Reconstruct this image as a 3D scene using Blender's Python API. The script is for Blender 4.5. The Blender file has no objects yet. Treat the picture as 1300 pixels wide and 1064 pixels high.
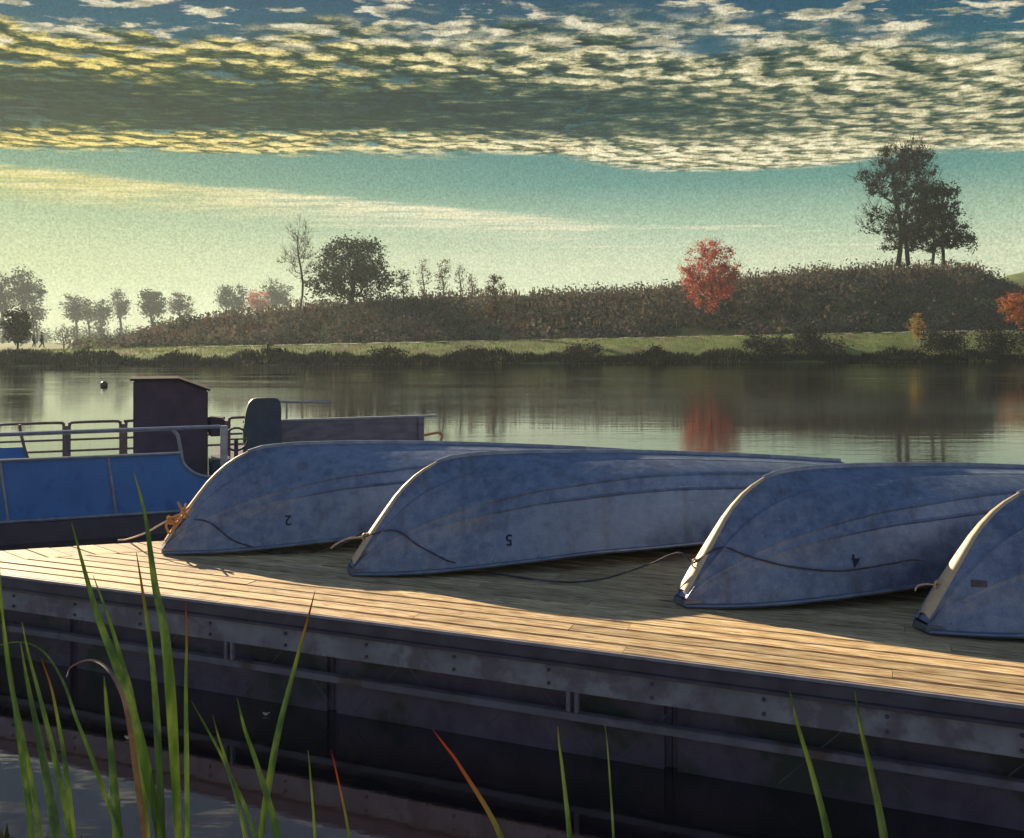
import bpy, bmesh, math, random
import numpy as np
from mathutils import Vector, Matrix
from mathutils.bvhtree import BVHTree

R = math.radians
random.seed(7); rng = np.random.default_rng(7)
S = bpy.context.scene
COL = S.collection

# ------------------------------------------------------------------ camera
CH = 2.07          # eye height above the lake
F = 1126.0         # focal length in photo pixels (1300 wide)
HOR = 434.0        # row of the horizon
cam_d = bpy.data.cameras.new('camera'); cam = bpy.data.objects.new('camera', cam_d); COL.objects.link(cam)
cam.location = (0, 0, CH); cam.rotation_euler = (R(90), 0, 0)
cam_d.sensor_width = 36; cam_d.lens = 36 * F / 1300; cam_d.shift_y = -(532 - HOR) / 1300
cam_d.clip_start = .05; cam_d.clip_end = 5000
S.camera = cam

# ------------------------------------------------------------------ light
SUN_EL, SUN_AZ = R(24), R(-42)      # azimuth measured from +Y towards +X
sd = bpy.data.lights.new('sun', 'SUN'); so = bpy.data.objects.new('sun', sd); COL.objects.link(so)
sd.energy = 5.0; sd.angle = R(.5); sd.color = (1, .82, .58)
sv = Vector((math.sin(SUN_AZ) * math.cos(SUN_EL), math.cos(SUN_AZ) * math.cos(SUN_EL), math.sin(SUN_EL)))
so.rotation_euler = sv.to_track_quat('Z', 'Y').to_euler()
S.cycles.max_bounces = 5; S.cycles.diffuse_bounces = 2; S.cycles.glossy_bounces = 3; S.cycles.transmission_bounces = 3
S.view_settings.view_transform = 'Standard'; S.view_settings.look = 'None'
S.view_settings.exposure = .9; S.view_settings.gamma = 1

def lin(r, g, b):
    f = lambda c: (c / 255 / 12.92) if c / 255 <= .04045 else ((c / 255 + .055) / 1.055) ** 2.4
    return (f(r), f(g), f(b), 1)

class G:
    """small helper for building node graphs"""
    def __init__(s, nt): s.nt = nt
    def n(s, t, **k):
        x = s.nt.nodes.new(t)
        for a, b in k.items(): setattr(x, a, b)
        return x
    def put(s, sock, v):
        if isinstance(v, bpy.types.NodeSocket): s.nt.links.new(v, sock)
        elif v is not None: sock.default_value = v
    def m(s, op, a, b=None, c=None, clamp=False):
        x = s.n('ShaderNodeMath', operation=op, use_clamp=clamp)
        s.put(x.inputs[0], a); s.put(x.inputs[1], b)
        if c is not None: s.put(x.inputs[2], c)
        return x.outputs[0]
    def add(s, a, b): return s.m('ADD', a, b)
    def sub(s, a, b): return s.m('SUBTRACT', a, b)
    def mul(s, a, b): return s.m('MULTIPLY', a, b)
    def div(s, a, b): return s.m('DIVIDE', a, b)
    def sm(s, x, lo, hi, a=0., b=1., t='SMOOTHSTEP'):
        y = s.n('ShaderNodeMapRange', interpolation_type=t)
        for i, v in enumerate((x, lo, hi, a, b)): s.put(y.inputs[i], v)
        return y.outputs[0]
    def mix(s, f, a, b, mode='MIX'):
        x = s.n('ShaderNodeMix', data_type='RGBA', blend_type=mode)
        s.put(x.inputs['Factor'], f); s.put(x.inputs[6], a); s.put(x.inputs[7], b)
        return x.outputs[2]
    def noise(s, vec, sc, det=4, rough=.55, dist=0., col=False):
        x = s.n('ShaderNodeTexNoise'); s.put(x.inputs['Vector'], vec)
        x.inputs['Scale'].default_value = sc; x.inputs['Detail'].default_value = det
        x.inputs['Roughness'].default_value = rough; x.inputs['Distortion'].default_value = dist
        return x.outputs[1 if col else 0]
    def xyz(s, x, y, z=0.):
        v = s.n('ShaderNodeCombineXYZ')
        for i, a in enumerate((x, y, z)): s.put(v.inputs[i], a)
        return v.outputs[0]
    def ramp(s, f, stops, interp='LINEAR'):
        r = s.n('ShaderNodeValToRGB'); s.put(r.inputs[0], f); e = r.color_ramp; e.interpolation = interp
        while len(e.elements) < len(stops): e.elements.new(.5)
        for el, (p, c) in zip(e.elements, stops): el.position = p; el.color = c
        return r.outputs[0]

# ------------------------------------------------------------------ sky
W = bpy.data.worlds.new('World'); S.world = W; W.use_nodes = True
W.node_tree.nodes.clear(); g = G(W.node_tree)
tc = g.n('ShaderNodeTexCoord'); sep = g.n('ShaderNodeSeparateXYZ'); g.put(sep.inputs[0], tc.outputs['Generated'])
dx, dy, dz = sep.outputs
zz = g.m('MAXIMUM', dz, .004)
yy = g.m('MAXIMUM', dy, .02)
P_, Q_ = g.div(dx, zz), g.div(dy, zz)              # where the ray meets a flat cloud layer
tx = g.div(dx, yy)                                 # tangent of the azimuth
te = g.div(zz, g.m('SQRT', g.add(g.mul(dx, dx), g.mul(dy, dy))))   # tangent of the elevation
plane = g.xyz(P_, Q_, 0.)
base = g.ramp(g.m('MULTIPLY', te, 2.0, clamp=True), [
    (0.00, lin(232, 236, 198)), (.08, lin(222, 230, 190)), (.18, lin(204, 215, 180)), (.26, lin(164, 190, 162)),
    (.35, lin(102, 150, 138)), (.48, lin(66, 122, 124)), (.64, lin(36, 88, 106)), (.80, lin(26, 72, 98)), (1.0, lin(26, 64, 98))])
nis = g.n('ShaderNodeTexSky', sky_type='NISHITA', sun_disc=False, sun_elevation=SUN_EL, sun_rotation=SUN_AZ)
# yellow-green glow low on the left
glow = g.mul(g.sm(tx, .15, -.62), g.sm(te, .34, .05))
base = g.mix(g.mul(glow, .42), base, lin(178, 190, 104))
# ---- cloud field in the plane of the layer
def mapv(v, sc, loc=(0, 0, 0), rot=0.):
    x = g.n('ShaderNodeMapping'); g.put(x.inputs[0], v)
    x.inputs['Scale'].default_value = sc; x.inputs['Location'].default_value = loc; x.inputs['Rotation'].default_value = (0, 0, rot)
    return x.outputs[0]
warp = g.noise(plane, 1.2, 3, col=True)
wv = g.n('ShaderNodeVectorMath', operation='MULTIPLY_ADD')
g.put(wv.inputs[0], warp); wv.inputs[1].default_value = (.16, .10, 0); g.put(wv.inputs[2], plane)
wp = wv.outputs[0]
cells = g.noise(mapv(wp, (6.2, 7.6, 1), rot=.14), 1.0, 8, .62)
cells2 = g.noise(mapv(wp, (6.2, 7.6, 1), loc=(-.20, .30, 0), rot=.14), 1.0, 8, .62)   # the same field a little nearer the sun
def puffs(loc):
    x = g.n('ShaderNodeTexVoronoi', feature='F1'); g.put(x.inputs['Vector'], mapv(wp, (8.5, 9.0, 1), loc=loc, rot=.14))
    x.inputs['Scale'].default_value = 1.; x.inputs['Randomness'].default_value = .95
    return g.sm(x.outputs['Distance'], .85, .0, 0., 1.)
cells = g.add(g.mul(cells, .72), g.mul(puffs((0, 0, 0)), .26)); cells2 = g.add(g.mul(cells2, .72), g.mul(puffs((-.22, .34, 0)), .26))
big = g.noise(mapv(plane, (.7, 1.1, 1)), 1.0, 3)
edge = g.noise(mapv(wp, (1.6, 2.4, 1), loc=(3, 1, 0)), 1.0, 5, .6)
e1 = g.m('MULTIPLY_ADD', edge, 1.3, -.65)
Qe = g.add(Q_, e1)
# band A : broad altocumulus band
topA = g.m('MULTIPLY_ADD', P_, .05, 2.88)
botA = g.add(4.74, g.mul(g.m('ABSOLUTE', g.sub(P_, .3)), -.05))
botA = g.add(botA, g.mul(g.mul(g.sm(P_, .1, .9), g.sm(P_, 2.3, 1.6)), .42))
covA = g.mul(g.sm(Qe, g.sub(topA, .18), g.add(topA, .16)), g.sm(g.add(Q_, g.mul(e1, .45)), g.add(botA, .14), g.sub(botA, .12)))
lit = g.sm(g.sub(cells2, cells), -.10, .11)
dens = g.sm(cells, .30, .56)
# dark heart of the band, fading to the right
Qh = g.sub(g.add(Q_, g.mul(e1, .55)), g.m('MULTIPLY_ADD', tx, .30, .17))
heart = g.mul(g.sm(Qh, 3.12, 3.50), g.sm(Qh, 4.32, 3.90))
heart = g.mul(heart, g.sm(g.add(P_, g.mul(e1, .8)), 2.0, -.2, .12, 1.))
brt = g.m('MULTIPLY_ADD', lit, .75, g.m('MULTIPLY_ADD', dens, .42, -.12))
hb = g.m('MULTIPLY_ADD', cells, .55, -.26)
fine = g.noise(mapv(wp, (16., 22., 1), loc=(2, 9, 0), rot=.2), 1.0, 6, .7)
wisp = g.noise(mapv(wp, (2.6, 9., 1), loc=(8, 3, 0), rot=.05), 1.0, 7, .68)
hb = g.add(hb, g.mul(g.sm(wisp, .50, .66), .34))
brt = g.add(g.mul(brt, g.sub(1., g.mul(heart, .90))), g.mul(hb, g.mul(heart, .90)))
brt = g.add(brt, g.mul(g.m('MULTIPLY_ADD', fine, 1.9, -1.0), g.sub(1., g.mul(heart, .55))))
brt = g.add(brt, g.mul(g.sm(Q_, 4.05, 4.55), .20))
brt = g.add(g.mul(brt, g.sub(1., g.mul(g.sm(tx, -.1, .5), .25))), g.mul(g.sm(tx, -.2, .5), .20))
cA = g.ramp(brt, [(0., lin(10, 40, 46)), (.20, lin(34, 66, 64)), (.40, lin(92, 106, 84)), (.62, lin(182, 176, 136)), (.95, lin(248, 238, 198))])
cAl = g.mix(g.mul(g.sm(tx, .2, -.5), .75), cA, g.mix(1.0, cA, lin(255, 236, 120), 'MULTIPLY'))
aA = g.mul(covA, g.m('MAXIMUM', g.sm(g.add(cells, g.mul(g.sm(tx, -.25, .35), .10)), .26, .40), g.mul(heart, .88)))
col = g.mix(aA, base, cAl)
# small scattered puffs above the band
puff = g.mul(g.sm(g.noise(mapv(wp, (5.0, 8.5, 1), loc=(5, 2, 0)), 1.0, 5, .6), .52, .60), g.mul(g.sm(Q_, 3.15, 2.95), g.sm(Q_, 1.6, 2.3)))
pcol = g.ramp(g.add(g.mul(g.sm(g.sub(cells2, cells), -.12, .12), .55), g.sub(fine, .25)), [(.1, lin(120, 130, 116)), (.45, lin(196, 188, 156)), (.8, lin(240, 230, 196))])
col = g.mix(g.mul(puff, .85), col, pcol)
# band B : long yellow streak low on the left, thinning to the right
topB = g.m('MULTIPLY_ADD', P_, .62, 6.85)
st = g.noise(mapv(wp, (1.6, 6.5, 1), loc=(1, 7, 0), rot=-.25), 1.0, 7, .66)
Qb = g.add(Q_, g.mul(e1, .55))
aB = g.mul(g.sm(Qb, g.sub(topB, .12), g.add(topB, .22)), g.sm(Qb, g.add(topB, 2.2), g.add(topB, .3)))
aB = g.mul(g.mul(aB, g.sm(P_, 1.3, -.2)), g.sm(st, .36, .56, .25, 1.))
cB = g.mix(g.sm(tx, -.05, -.6), lin(226, 222, 190), lin(222, 204, 104))
cB = g.mix(g.sm(st, .45, .7), cB, lin(240, 232, 184))
col = g.mix(g.mul(aB, .92), col, cB)
# band C : thin streaks lower down
st2 = g.noise(mapv(wp, (.45, 2.0, 1), loc=(4, 3, 0), rot=-.09), 1.0, 7, .66)
aC = g.mul(g.sm(st2, .54, .64), g.mul(g.sm(Q_, 6.6, 7.6), g.sm(Q_, 18., 10.)))
aC = g.mul(aC, g.sm(tx, -.35, -.1, .15, 1.))
col = g.mix(g.mul(aC, .75), col, lin(226, 222, 188))
# fine grain multiplied over the sky colours
gr = g.noise(tc.outputs['Generated'], 420., 2, .7)
col = g.mix(1.0, col, g.ramp(gr, [(.28, (.66, .68, .68, 1)), (.72, (1.34, 1.32, 1.32, 1))]), 'MULTIPLY')
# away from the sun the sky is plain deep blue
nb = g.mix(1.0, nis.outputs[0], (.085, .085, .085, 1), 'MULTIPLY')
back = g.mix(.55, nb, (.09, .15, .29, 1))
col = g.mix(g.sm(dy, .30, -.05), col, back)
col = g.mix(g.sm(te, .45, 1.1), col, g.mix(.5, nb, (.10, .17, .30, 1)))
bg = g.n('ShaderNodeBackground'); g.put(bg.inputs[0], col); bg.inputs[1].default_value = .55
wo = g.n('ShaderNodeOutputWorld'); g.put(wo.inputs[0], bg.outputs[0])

# ------------------------------------------------------------------ helpers
def P(px, py, Y):
    """point at depth Y seen at photo pixel px,py"""
    return Vector(((px - 650) / F * Y, Y, CH - (py - HOR) / F * Y))
def tag(o, label=None, cat=None, group=None, kind=None):
    if label: o['label'] = label
    if cat: o['category'] = cat
    if group: o['group'] = group
    if kind: o['kind'] = kind
    return o
def empty(name, loc=(0, 0, 0), rz=0.):
    o = bpy.data.objects.new(name, None); COL.objects.link(o); o.location = loc; o.rotation_euler = (0, 0, rz)
    o.empty_display_size = .2
    return o
def link(name, me, mat, parent=None):
    o = bpy.data.objects.new(name, me); COL.objects.link(o)
    for m_ in (mat if isinstance(mat, (list, tuple)) else [mat]): me.materials.append(m_)
    if parent: o.parent = parent
    return o
def smooth(o, ang=None):
    me = o.data
    me.polygons.foreach_set('use_smooth', [True] * len(me.polygons))
    if ang:
        bm = bmesh.new(); bm.from_mesh(me)
        for e in bm.edges:
            if len(e.link_faces) == 2 and e.calc_face_angle(0) > ang: e.smooth = False
        bm.to_mesh(me); bm.free()
    return o

class MB:
    """collects vertices and faces, links them as one mesh object"""
    def __init__(s): s.v = []; s.f = []
    def box(s, c, size, ax=None, bev=0.):
        c = Vector(c); ax = ax or (Vector((1, 0, 0)), Vector((0, 1, 0)), Vector((0, 0, 1)))
        n = len(s.v); h = [a / 2 for a in size]
        for i in (-1, 1):
            for j in (-1, 1):
                for k in (-1, 1):
                    s.v.append(c + ax[0] * h[0] * i + ax[1] * h[1] * j + ax[2] * h[2] * k)
        for q in ((0, 1, 3, 2), (4, 6, 7, 5), (0, 4, 5, 1), (2, 3, 7, 6), (0, 2, 6, 4), (1, 5, 7, 3)):
            s.f.append([n + a for a in q])
    def tube(s, pts, rad, n=8, cap=True):
        pts = [Vector(p) for p in pts]; k = len(pts)
        rad = rad if isinstance(rad, (list, tuple)) else [rad] * k
        up = None; b0 = len(s.v)
        for i, p in enumerate(pts):
            d = (pts[min(i + 1, k - 1)] - pts[max(i - 1, 0)])
            if d.length < 1e-7: d = Vector((0, 0, 1))
            d.normalize()
            if up is None:
                up = d.cross(Vector((0, 0, 1)))
                if up.length < .1: up = d.cross(Vector((1, 0, 0)))
            up = (up - d * up.dot(d)).normalized(); w = d.cross(up)
            for a in range(n):
                t = 2 * math.pi * a / n
                s.v.append(p + (up * math.cos(t) + w * math.sin(t)) * rad[i])
        for i in range(k - 1):
            for a in range(n):
                s.f.append([b0 + i * n + a, b0 + i * n + (a + 1) % n, b0 + (i + 1) * n + (a + 1) % n, b0 + (i + 1) * n + a])
        if cap:
            s.f.append([b0 + a for a in range(n)][::-1]); s.f.append([b0 + (k - 1) * n + a for a in range(n)])
    def prism(s, poly, off):
        """polygon (list of points) extruded by vector off"""
        n = len(s.v); k = len(poly); off = Vector(off)
        s.v += [Vector(p) for p in poly] + [Vector(p) + off for p in poly]
        s.f.append([n + i for i in range(k)][::-1]); s.f.append([n + k + i for i in range(k)])
        for i in range(k): s.f.append([n + i, n + (i + 1) % k, n + k + (i + 1) % k, n + k + i])
    def build(s, name, mat, parent=None, bev=0., sm=False):
        me = bpy.data.meshes.new(name); me.from_pydata([tuple(v) for v in s.v], [], s.f)
        bm = bmesh.new(); bm.from_mesh(me); bmesh.ops.recalc_face_normals(bm, faces=bm.faces)
        if bev: bmesh.ops.bevel(bm, geom=list(bm.edges), offset=bev, segments=2, affect='EDGES', clamp_overlap=True)
        bm.to_mesh(me); bm.free()
        o = link(name, me, mat, parent)
        if sm: smooth(o, R(40))
        return o
def spline(pts, n=6):
    """Catmull-Rom through pts"""
    pts = [Vector(p) for p in pts]; q = [pts[0] * 2 - pts[1]] + pts + [pts[-1] * 2 - pts[-2]]; out = []
    for i in range(1, len(q) - 2):
        a, b, c, d = q[i - 1:i + 3]
        for k in range(n):
            t = k / n
            out.append(.5 * ((2 * b) + (c - a) * t + (2 * a - 5 * b + 4 * c - d) * t * t + (3 * b - a - 3 * c + d) * t ** 3))
    out.append(pts[-1]); return out

# ------------------------------------------------------------------ materials
def material(name, c1, c2=None, rough=.7, metal=0., scale=5., stretch=(1, 1, 1), bump=0., bscale=None, coord='Object', spec=.5,
             c3=None, s3=1., f3=(.5, .65), trans=0., rvar=0., det=6):
    m = bpy.data.materials.new(name); m.use_nodes = True; nt = m.node_tree; nt.nodes.clear(); g = G(nt)
    b = g.n('ShaderNodeBsdfPrincipled'); out = g.n('ShaderNodeOutputMaterial'); g.put(out.inputs[0], b.outputs[0])
    t = g.n('ShaderNodeTexCoord'); mp = g.n('ShaderNodeMapping'); g.put(mp.inputs[0], t.outputs[coord]); mp.inputs['Scale'].default_value = stretch
    v = mp.outputs[0]; n1 = g.noise(v, scale, det, .6)
    c = g.mix(g.sm(n1, .35, .65), (*c1, 1), (*c2, 1)) if c2 else None
    if c3: c = g.mix(g.sm(g.noise(v, s3, 4, .6), f3[0], f3[1]), c if c else (*c1, 1), (*c3, 1))
    g.put(b.inputs['Base Color'], c if c else (*c1, 1))
    if rvar: g.put(b.inputs['Roughness'], g.sm(n1, .3, .7, max(rough - rvar, .02), min(rough + rvar, 1.), 'LINEAR'))
    else: b.inputs['Roughness'].default_value = rough
    b.inputs['Metallic'].default_value = metal; b.inputs['Specular IOR Level'].default_value = spec
    if bump:
        bp = g.n('ShaderNodeBump'); bp.inputs['Distance'].default_value = bump; bp.inputs['Strength'].default_value = .8
        g.put(bp.inputs['Height'], g.noise(v, bscale or scale * 3, 6, .6)); g.put(b.inputs['Normal'], bp.outputs[0])
    if trans:
        tr = g.n('ShaderNodeBsdfTranslucent'); g.put(tr.inputs[0], c if c else (*c1, 1))
        mx = g.n('ShaderNodeMixShader'); mx.inputs[0].default_value = trans
        g.put(mx.inputs[1], b.outputs[0]); g.put(mx.inputs[2], tr.outputs[0]); g.put(out.inputs[0], mx.outputs[0])
    return m
M = {}
def hull_mat():
    m = bpy.data.materials.new('hull_aluminium'); m.use_nodes = True; nt = m.node_tree; nt.nodes.clear(); g = G(nt)
    b = g.n('ShaderNodeBsdfPrincipled'); out = g.n('ShaderNodeOutputMaterial'); g.put(out.inputs[0], b.outputs[0])
    t = g.n('ShaderNodeTexCoord'); oi = g.n('ShaderNodeObjectInfo')
    off = g.n('ShaderNodeVectorMath', operation='ADD'); g.put(off.inputs[0], t.outputs['Object']); g.put(off.inputs[1], g.xyz(g.mul(oi.outputs['Random'], 60.), 3., 0.))
    v = off.outputs[0]
    big = g.noise(v, 2.0, 3, .6); mid = g.noise(v, 14., 5, .7); fine = g.noise(v, 160., 2, .7)
    c = g.mix(g.sm(big, .32, .68), (.17, .215, .32, 1), (.25, .31, .43, 1))
    c = g.mix(g.sm(mid, .42, .66, 0., .55), c, (.36, .41, .50, 1))
    c = g.mix(g.sm(mid, .46, .30, 0., .5), c, (.12, .13, .18, 1))
    runs = g.noise(mapn(g, v, (9., 9., .9)), 1., 5, .6)                       # dirt runs down the sides
    c = g.mix(g.sm(runs, .54, .70, 0., .42), c, (.15, .13, .13, 1))
    scr = g.noise(mapn(g, v, (2.2, 60., 60.)), 1., 4, .6, .8)                 # scrapes along the hull
    scm = g.mul(g.sm(scr, .66, .70), g.sm(g.noise(v, 1.3, 3), .45, .6))
    c = g.mix(g.mul(scm, .7), c, (.52, .55, .60, 1))
    c = g.mix(1.0, c, g.ramp(fine, [(.2, (.72, .72, .72, 1)), (.8, (1.28, 1.28, 1.28, 1))]), 'MULTIPLY')
    g.put(b.inputs['Base Color'], c); b.inputs['Metallic'].default_value = .45
    g.put(b.inputs['Roughness'], g.sm(mid, .3, .7, .34, .58, 'LINEAR'))
    bp = g.n('ShaderNodeBump'); bp.inputs['Distance'].default_value = .006; bp.inputs['Strength'].default_value = .7
    g.put(bp.inputs['Height'], g.add(g.mul(g.noise(v, 5., 3, .5), 1.6), g.mul(mid, .25))); g.put(b.inputs['Normal'], bp.outputs[0])
    return m
def mapn(g, v, sc):
    x = g.n('ShaderNodeMapping'); g.put(x.inputs[0], v); x.inputs['Scale'].default_value = sc; return x.outputs[0]
M['hull'] = hull_mat()
M['hull_trim'] = material('hull_trim', (.30, .33, .40), (.20, .22, .30), .40, .8, 9., bump=.0006)
M['stem'] = material('sunlit_tone_metal', (.70, .56, .36), (.58, .46, .30), .5, .25, 12., bump=.0006)  # warm sunlight on the bow put into the base colour
M['ink'] = material('marker_paint', (.015, .018, .05), (.03, .03, .08), .7, 0, 60)
M['steel'] = material('weathered_steel', (.27, .25, .26), (.40, .38, .39), .62, .15, 3.5, (1, 1, 1), .002, 30, c3=(.22, .18, .195), s3=4.5, f3=(.45, .6))
M['rust'] = material('dull_rail_steel', (.17, .14, .16), (.24, .21, .23), .7, .1, 5., bump=.001, c3=(.14, .09, .07), s3=3.)
M['channel'] = material('dark_channel', (.10, .075, .09), (.15, .12, .14), .6, .2, 6., bump=.001)
M['lip'] = material('pale_edge_strip', (.42, .40, .42), (.30, .28, .32), .45, .3, 8.)
M['under'] = material('dock_float_plastic', (.11, .07, .095), (.18, .13, .16), .7, 0, 5., bump=.004, c3=(.06, .06, .045), s3=2.5, f3=(.48, .62))
M['rail'] = material('galvanised_rail', (.40, .41, .45), (.28, .29, .33), .45, .5, 14.)
M['brown_rail'] = material('brown_rail', (.24, .15, .13), (.16, .10, .10), .5, .2, 14.)
M['blue'] = material('blue_panel', (.04, .19, .50), (.06, .25, .60), .45, 0, 3.5, bump=.0015, bscale=40, c3=(.03, .14, .42), s3=7, f3=(.5, .7))
M['boatdeck'] = material('boat_deck_edge', (.11, .09, .12), (.075, .06, .085), .6, .1, 5., bump=.002)
M['console'] = material('console_plastic', (.115, .065, .085), (.08, .05, .065), .8, 0, 6., bump=.001, spec=.2)
M['lid'] = material('console_lid', (.03, .022, .03), (.045, .035, .045), .9, 0, 6., spec=.1)
M['seat'] = material('seat_vinyl', (.06, .085, .11), (.045, .06, .08), .5, 0, 6., bump=.002)
M['tin'] = material('grey_fence_sheet', (.26, .22, .25), (.18, .15, .18), .5, .3, 5., (1, 1, 3), .001)
M['rope'] = material('dark_cord', (.05, .05, .07), (.10, .09, .11), .8, 0, 90.)
M['pale_rope'] = material('pale_rope', (.72, .56, .40), (.5, .36, .24), .8, 0, 90.)
M['orange_rope'] = material('orange_rope', (.62, .25, .07), (.60, .38, .18), .8, 0, 60.)
M['mud'] = material('bank_mud', (.045, .036, .028), (.09, .07, .045), .9, 0, 4., bump=.02, bscale=14)
M['float'] = material('pontoon_metal', (.25, .26, .30), (.16, .17, .2), .4, .8, 5.)

# weathered deck boards : each board has its own tone, grain runs along it
def plank_mat():
    m = bpy.data.materials.new('weathered_boards'); m.use_nodes = True; nt = m.node_tree; nt.nodes.clear(); g = G(nt)
    b = g.n('ShaderNodeBsdfPrincipled'); out = g.n('ShaderNodeOutputMaterial'); g.put(out.inputs[0], b.outputs[0])
    t = g.n('ShaderNodeTexCoord'); a = g.n('ShaderNodeAttribute', attribute_name='tone')
    mp = g.n('ShaderNodeMapping'); g.put(mp.inputs[0], t.outputs['Object']); mp.inputs['Scale'].default_value = (1, 14, 14)
    off = g.n('ShaderNodeVectorMath', operation='ADD'); g.put(off.inputs[0], mp.outputs[0]); g.put(off.inputs[1], g.xyz(g.mul(a.outputs['Fac'], 40.), 0., 0.))
    v = off.outputs[0]
    grain = g.noise(v, 5., 8, .65, .6); patch = g.noise(t.outputs['Object'], 2.6, 5, .6)
    c = g.ramp(grain, [(.30, (.16, .09, .045, 1)), (.42, (.44, .29, .14, 1)), (.53, (.72, .54, .29, 1)), (.66, (.92, .79, .52, 1))])
    c = g.mix(g.mul(g.sm(patch, .5, .68), .25), c, (.22, .15, .10, 1))
    c = g.mix(1.0, c, g.ramp(a.outputs['Fac'], [(0, (.70, .68, .66, 1)), (1, (1.15, 1.1, 1.05, 1))]), 'MULTIPLY')
    knot = g.noise(mp.outputs[0], 2.3, 2, .5)
    c = g.mix(g.sm(knot, .70, .76), c, (.06, .035, .02, 1))
    g.put(b.inputs['Base Color'], c); g.put(b.inputs['Roughness'], g.sm(grain, .3, .7, .50, .75))
    bp = g.n('ShaderNodeBump'); bp.inputs['Distance'].default_value = .004; bp.inputs['Strength'].default_value = .9
    g.put(bp.inputs['Height'], grain); g.put(b.inputs['Normal'], bp.outputs[0])
    return m
M['plank'] = plank_mat()

def leaf_mat(name, cols, trans=.3, patch=.12):
    """foliage colours chosen per leaf clump from cols"""
    m = bpy.data.materials.new(name); m.use_nodes = True; nt = m.node_tree; nt.nodes.clear(); g = G(nt)
    b = g.n('ShaderNodeBsdfDiffuse'); out = g.n('ShaderNodeOutputMaterial')
    a = g.n('ShaderNodeAttribute', attribute_name='tone'); t = g.n('ShaderNodeTexCoord')
    n = g.noise(t.outputs['Object'], patch, 4, .65)
    f = g.add(g.mul(a.outputs['Fac'], .45), g.sm(n, .28, .72, 0., .55))
    c = g.ramp(f, [(i / (len(cols) - 1), (*x, 1)) for i, x in enumerate(cols)])
    g.put(b.inputs[0], c); tr = g.n('ShaderNodeBsdfTranslucent'); g.put(tr.inputs[0], c)
    mx = g.n('ShaderNodeMixShader'); mx.inputs[0].default_value = trans
    g.put(mx.inputs[1], b.outputs[0]); g.put(mx.inputs[2], tr.outputs[0]); g.put(out.inputs[0], mx.outputs[0])
    return m
M['bark'] = material('bark', (.060, .050, .045), (.03, .026, .024), .9, 0, 3.)
M['l_dark'] = leaf_mat('dark_leaves', [(.006, .008, .006), (.018, .022, .011), (.040, .036, .018), (.085, .060, .028)], .2, .5)
M['l_green'] = leaf_mat('green_leaves', [(.018, .028, .020), (.045, .060, .032), (.11, .12, .065)], .25, .4)
M['l_red'] = leaf_mat('red_leaves', [(.36, .06, .05), (.58, .13, .09), (.70, .24, .16), (.72, .38, .28)], .35, .4)
M['l_orange'] = leaf_mat('orange_leaves', [(.30, .08, .03), (.50, .17, .05), (.62, .30, .10)], .35, .5)
M['l_yellow'] = leaf_mat('yellow_leaves', [(.22, .13, .04), (.45, .28, .08), (.6, .42, .16)], .35, .5)
M['l_brown'] = leaf_mat('brown_leaves', [(.06, .035, .022), (.13, .075, .04), (.22, .13, .07)], .3, .5)
M['l_scrub'] = leaf_mat('scrub_leaves', [(.012, .014, .022), (.042, .046, .058), (.062, .085, .062), (.15, .14, .12), (.19, .13, .115), (.18, .21, .11), (.36, .32, .22)], .3, .16)
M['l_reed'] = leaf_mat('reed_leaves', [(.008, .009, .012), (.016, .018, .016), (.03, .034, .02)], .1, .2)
M['l_purple'] = leaf_mat('purple_bush', [(.020, .018, .026), (.036, .032, .036), (.06, .055, .04)], .2, .3)

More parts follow.
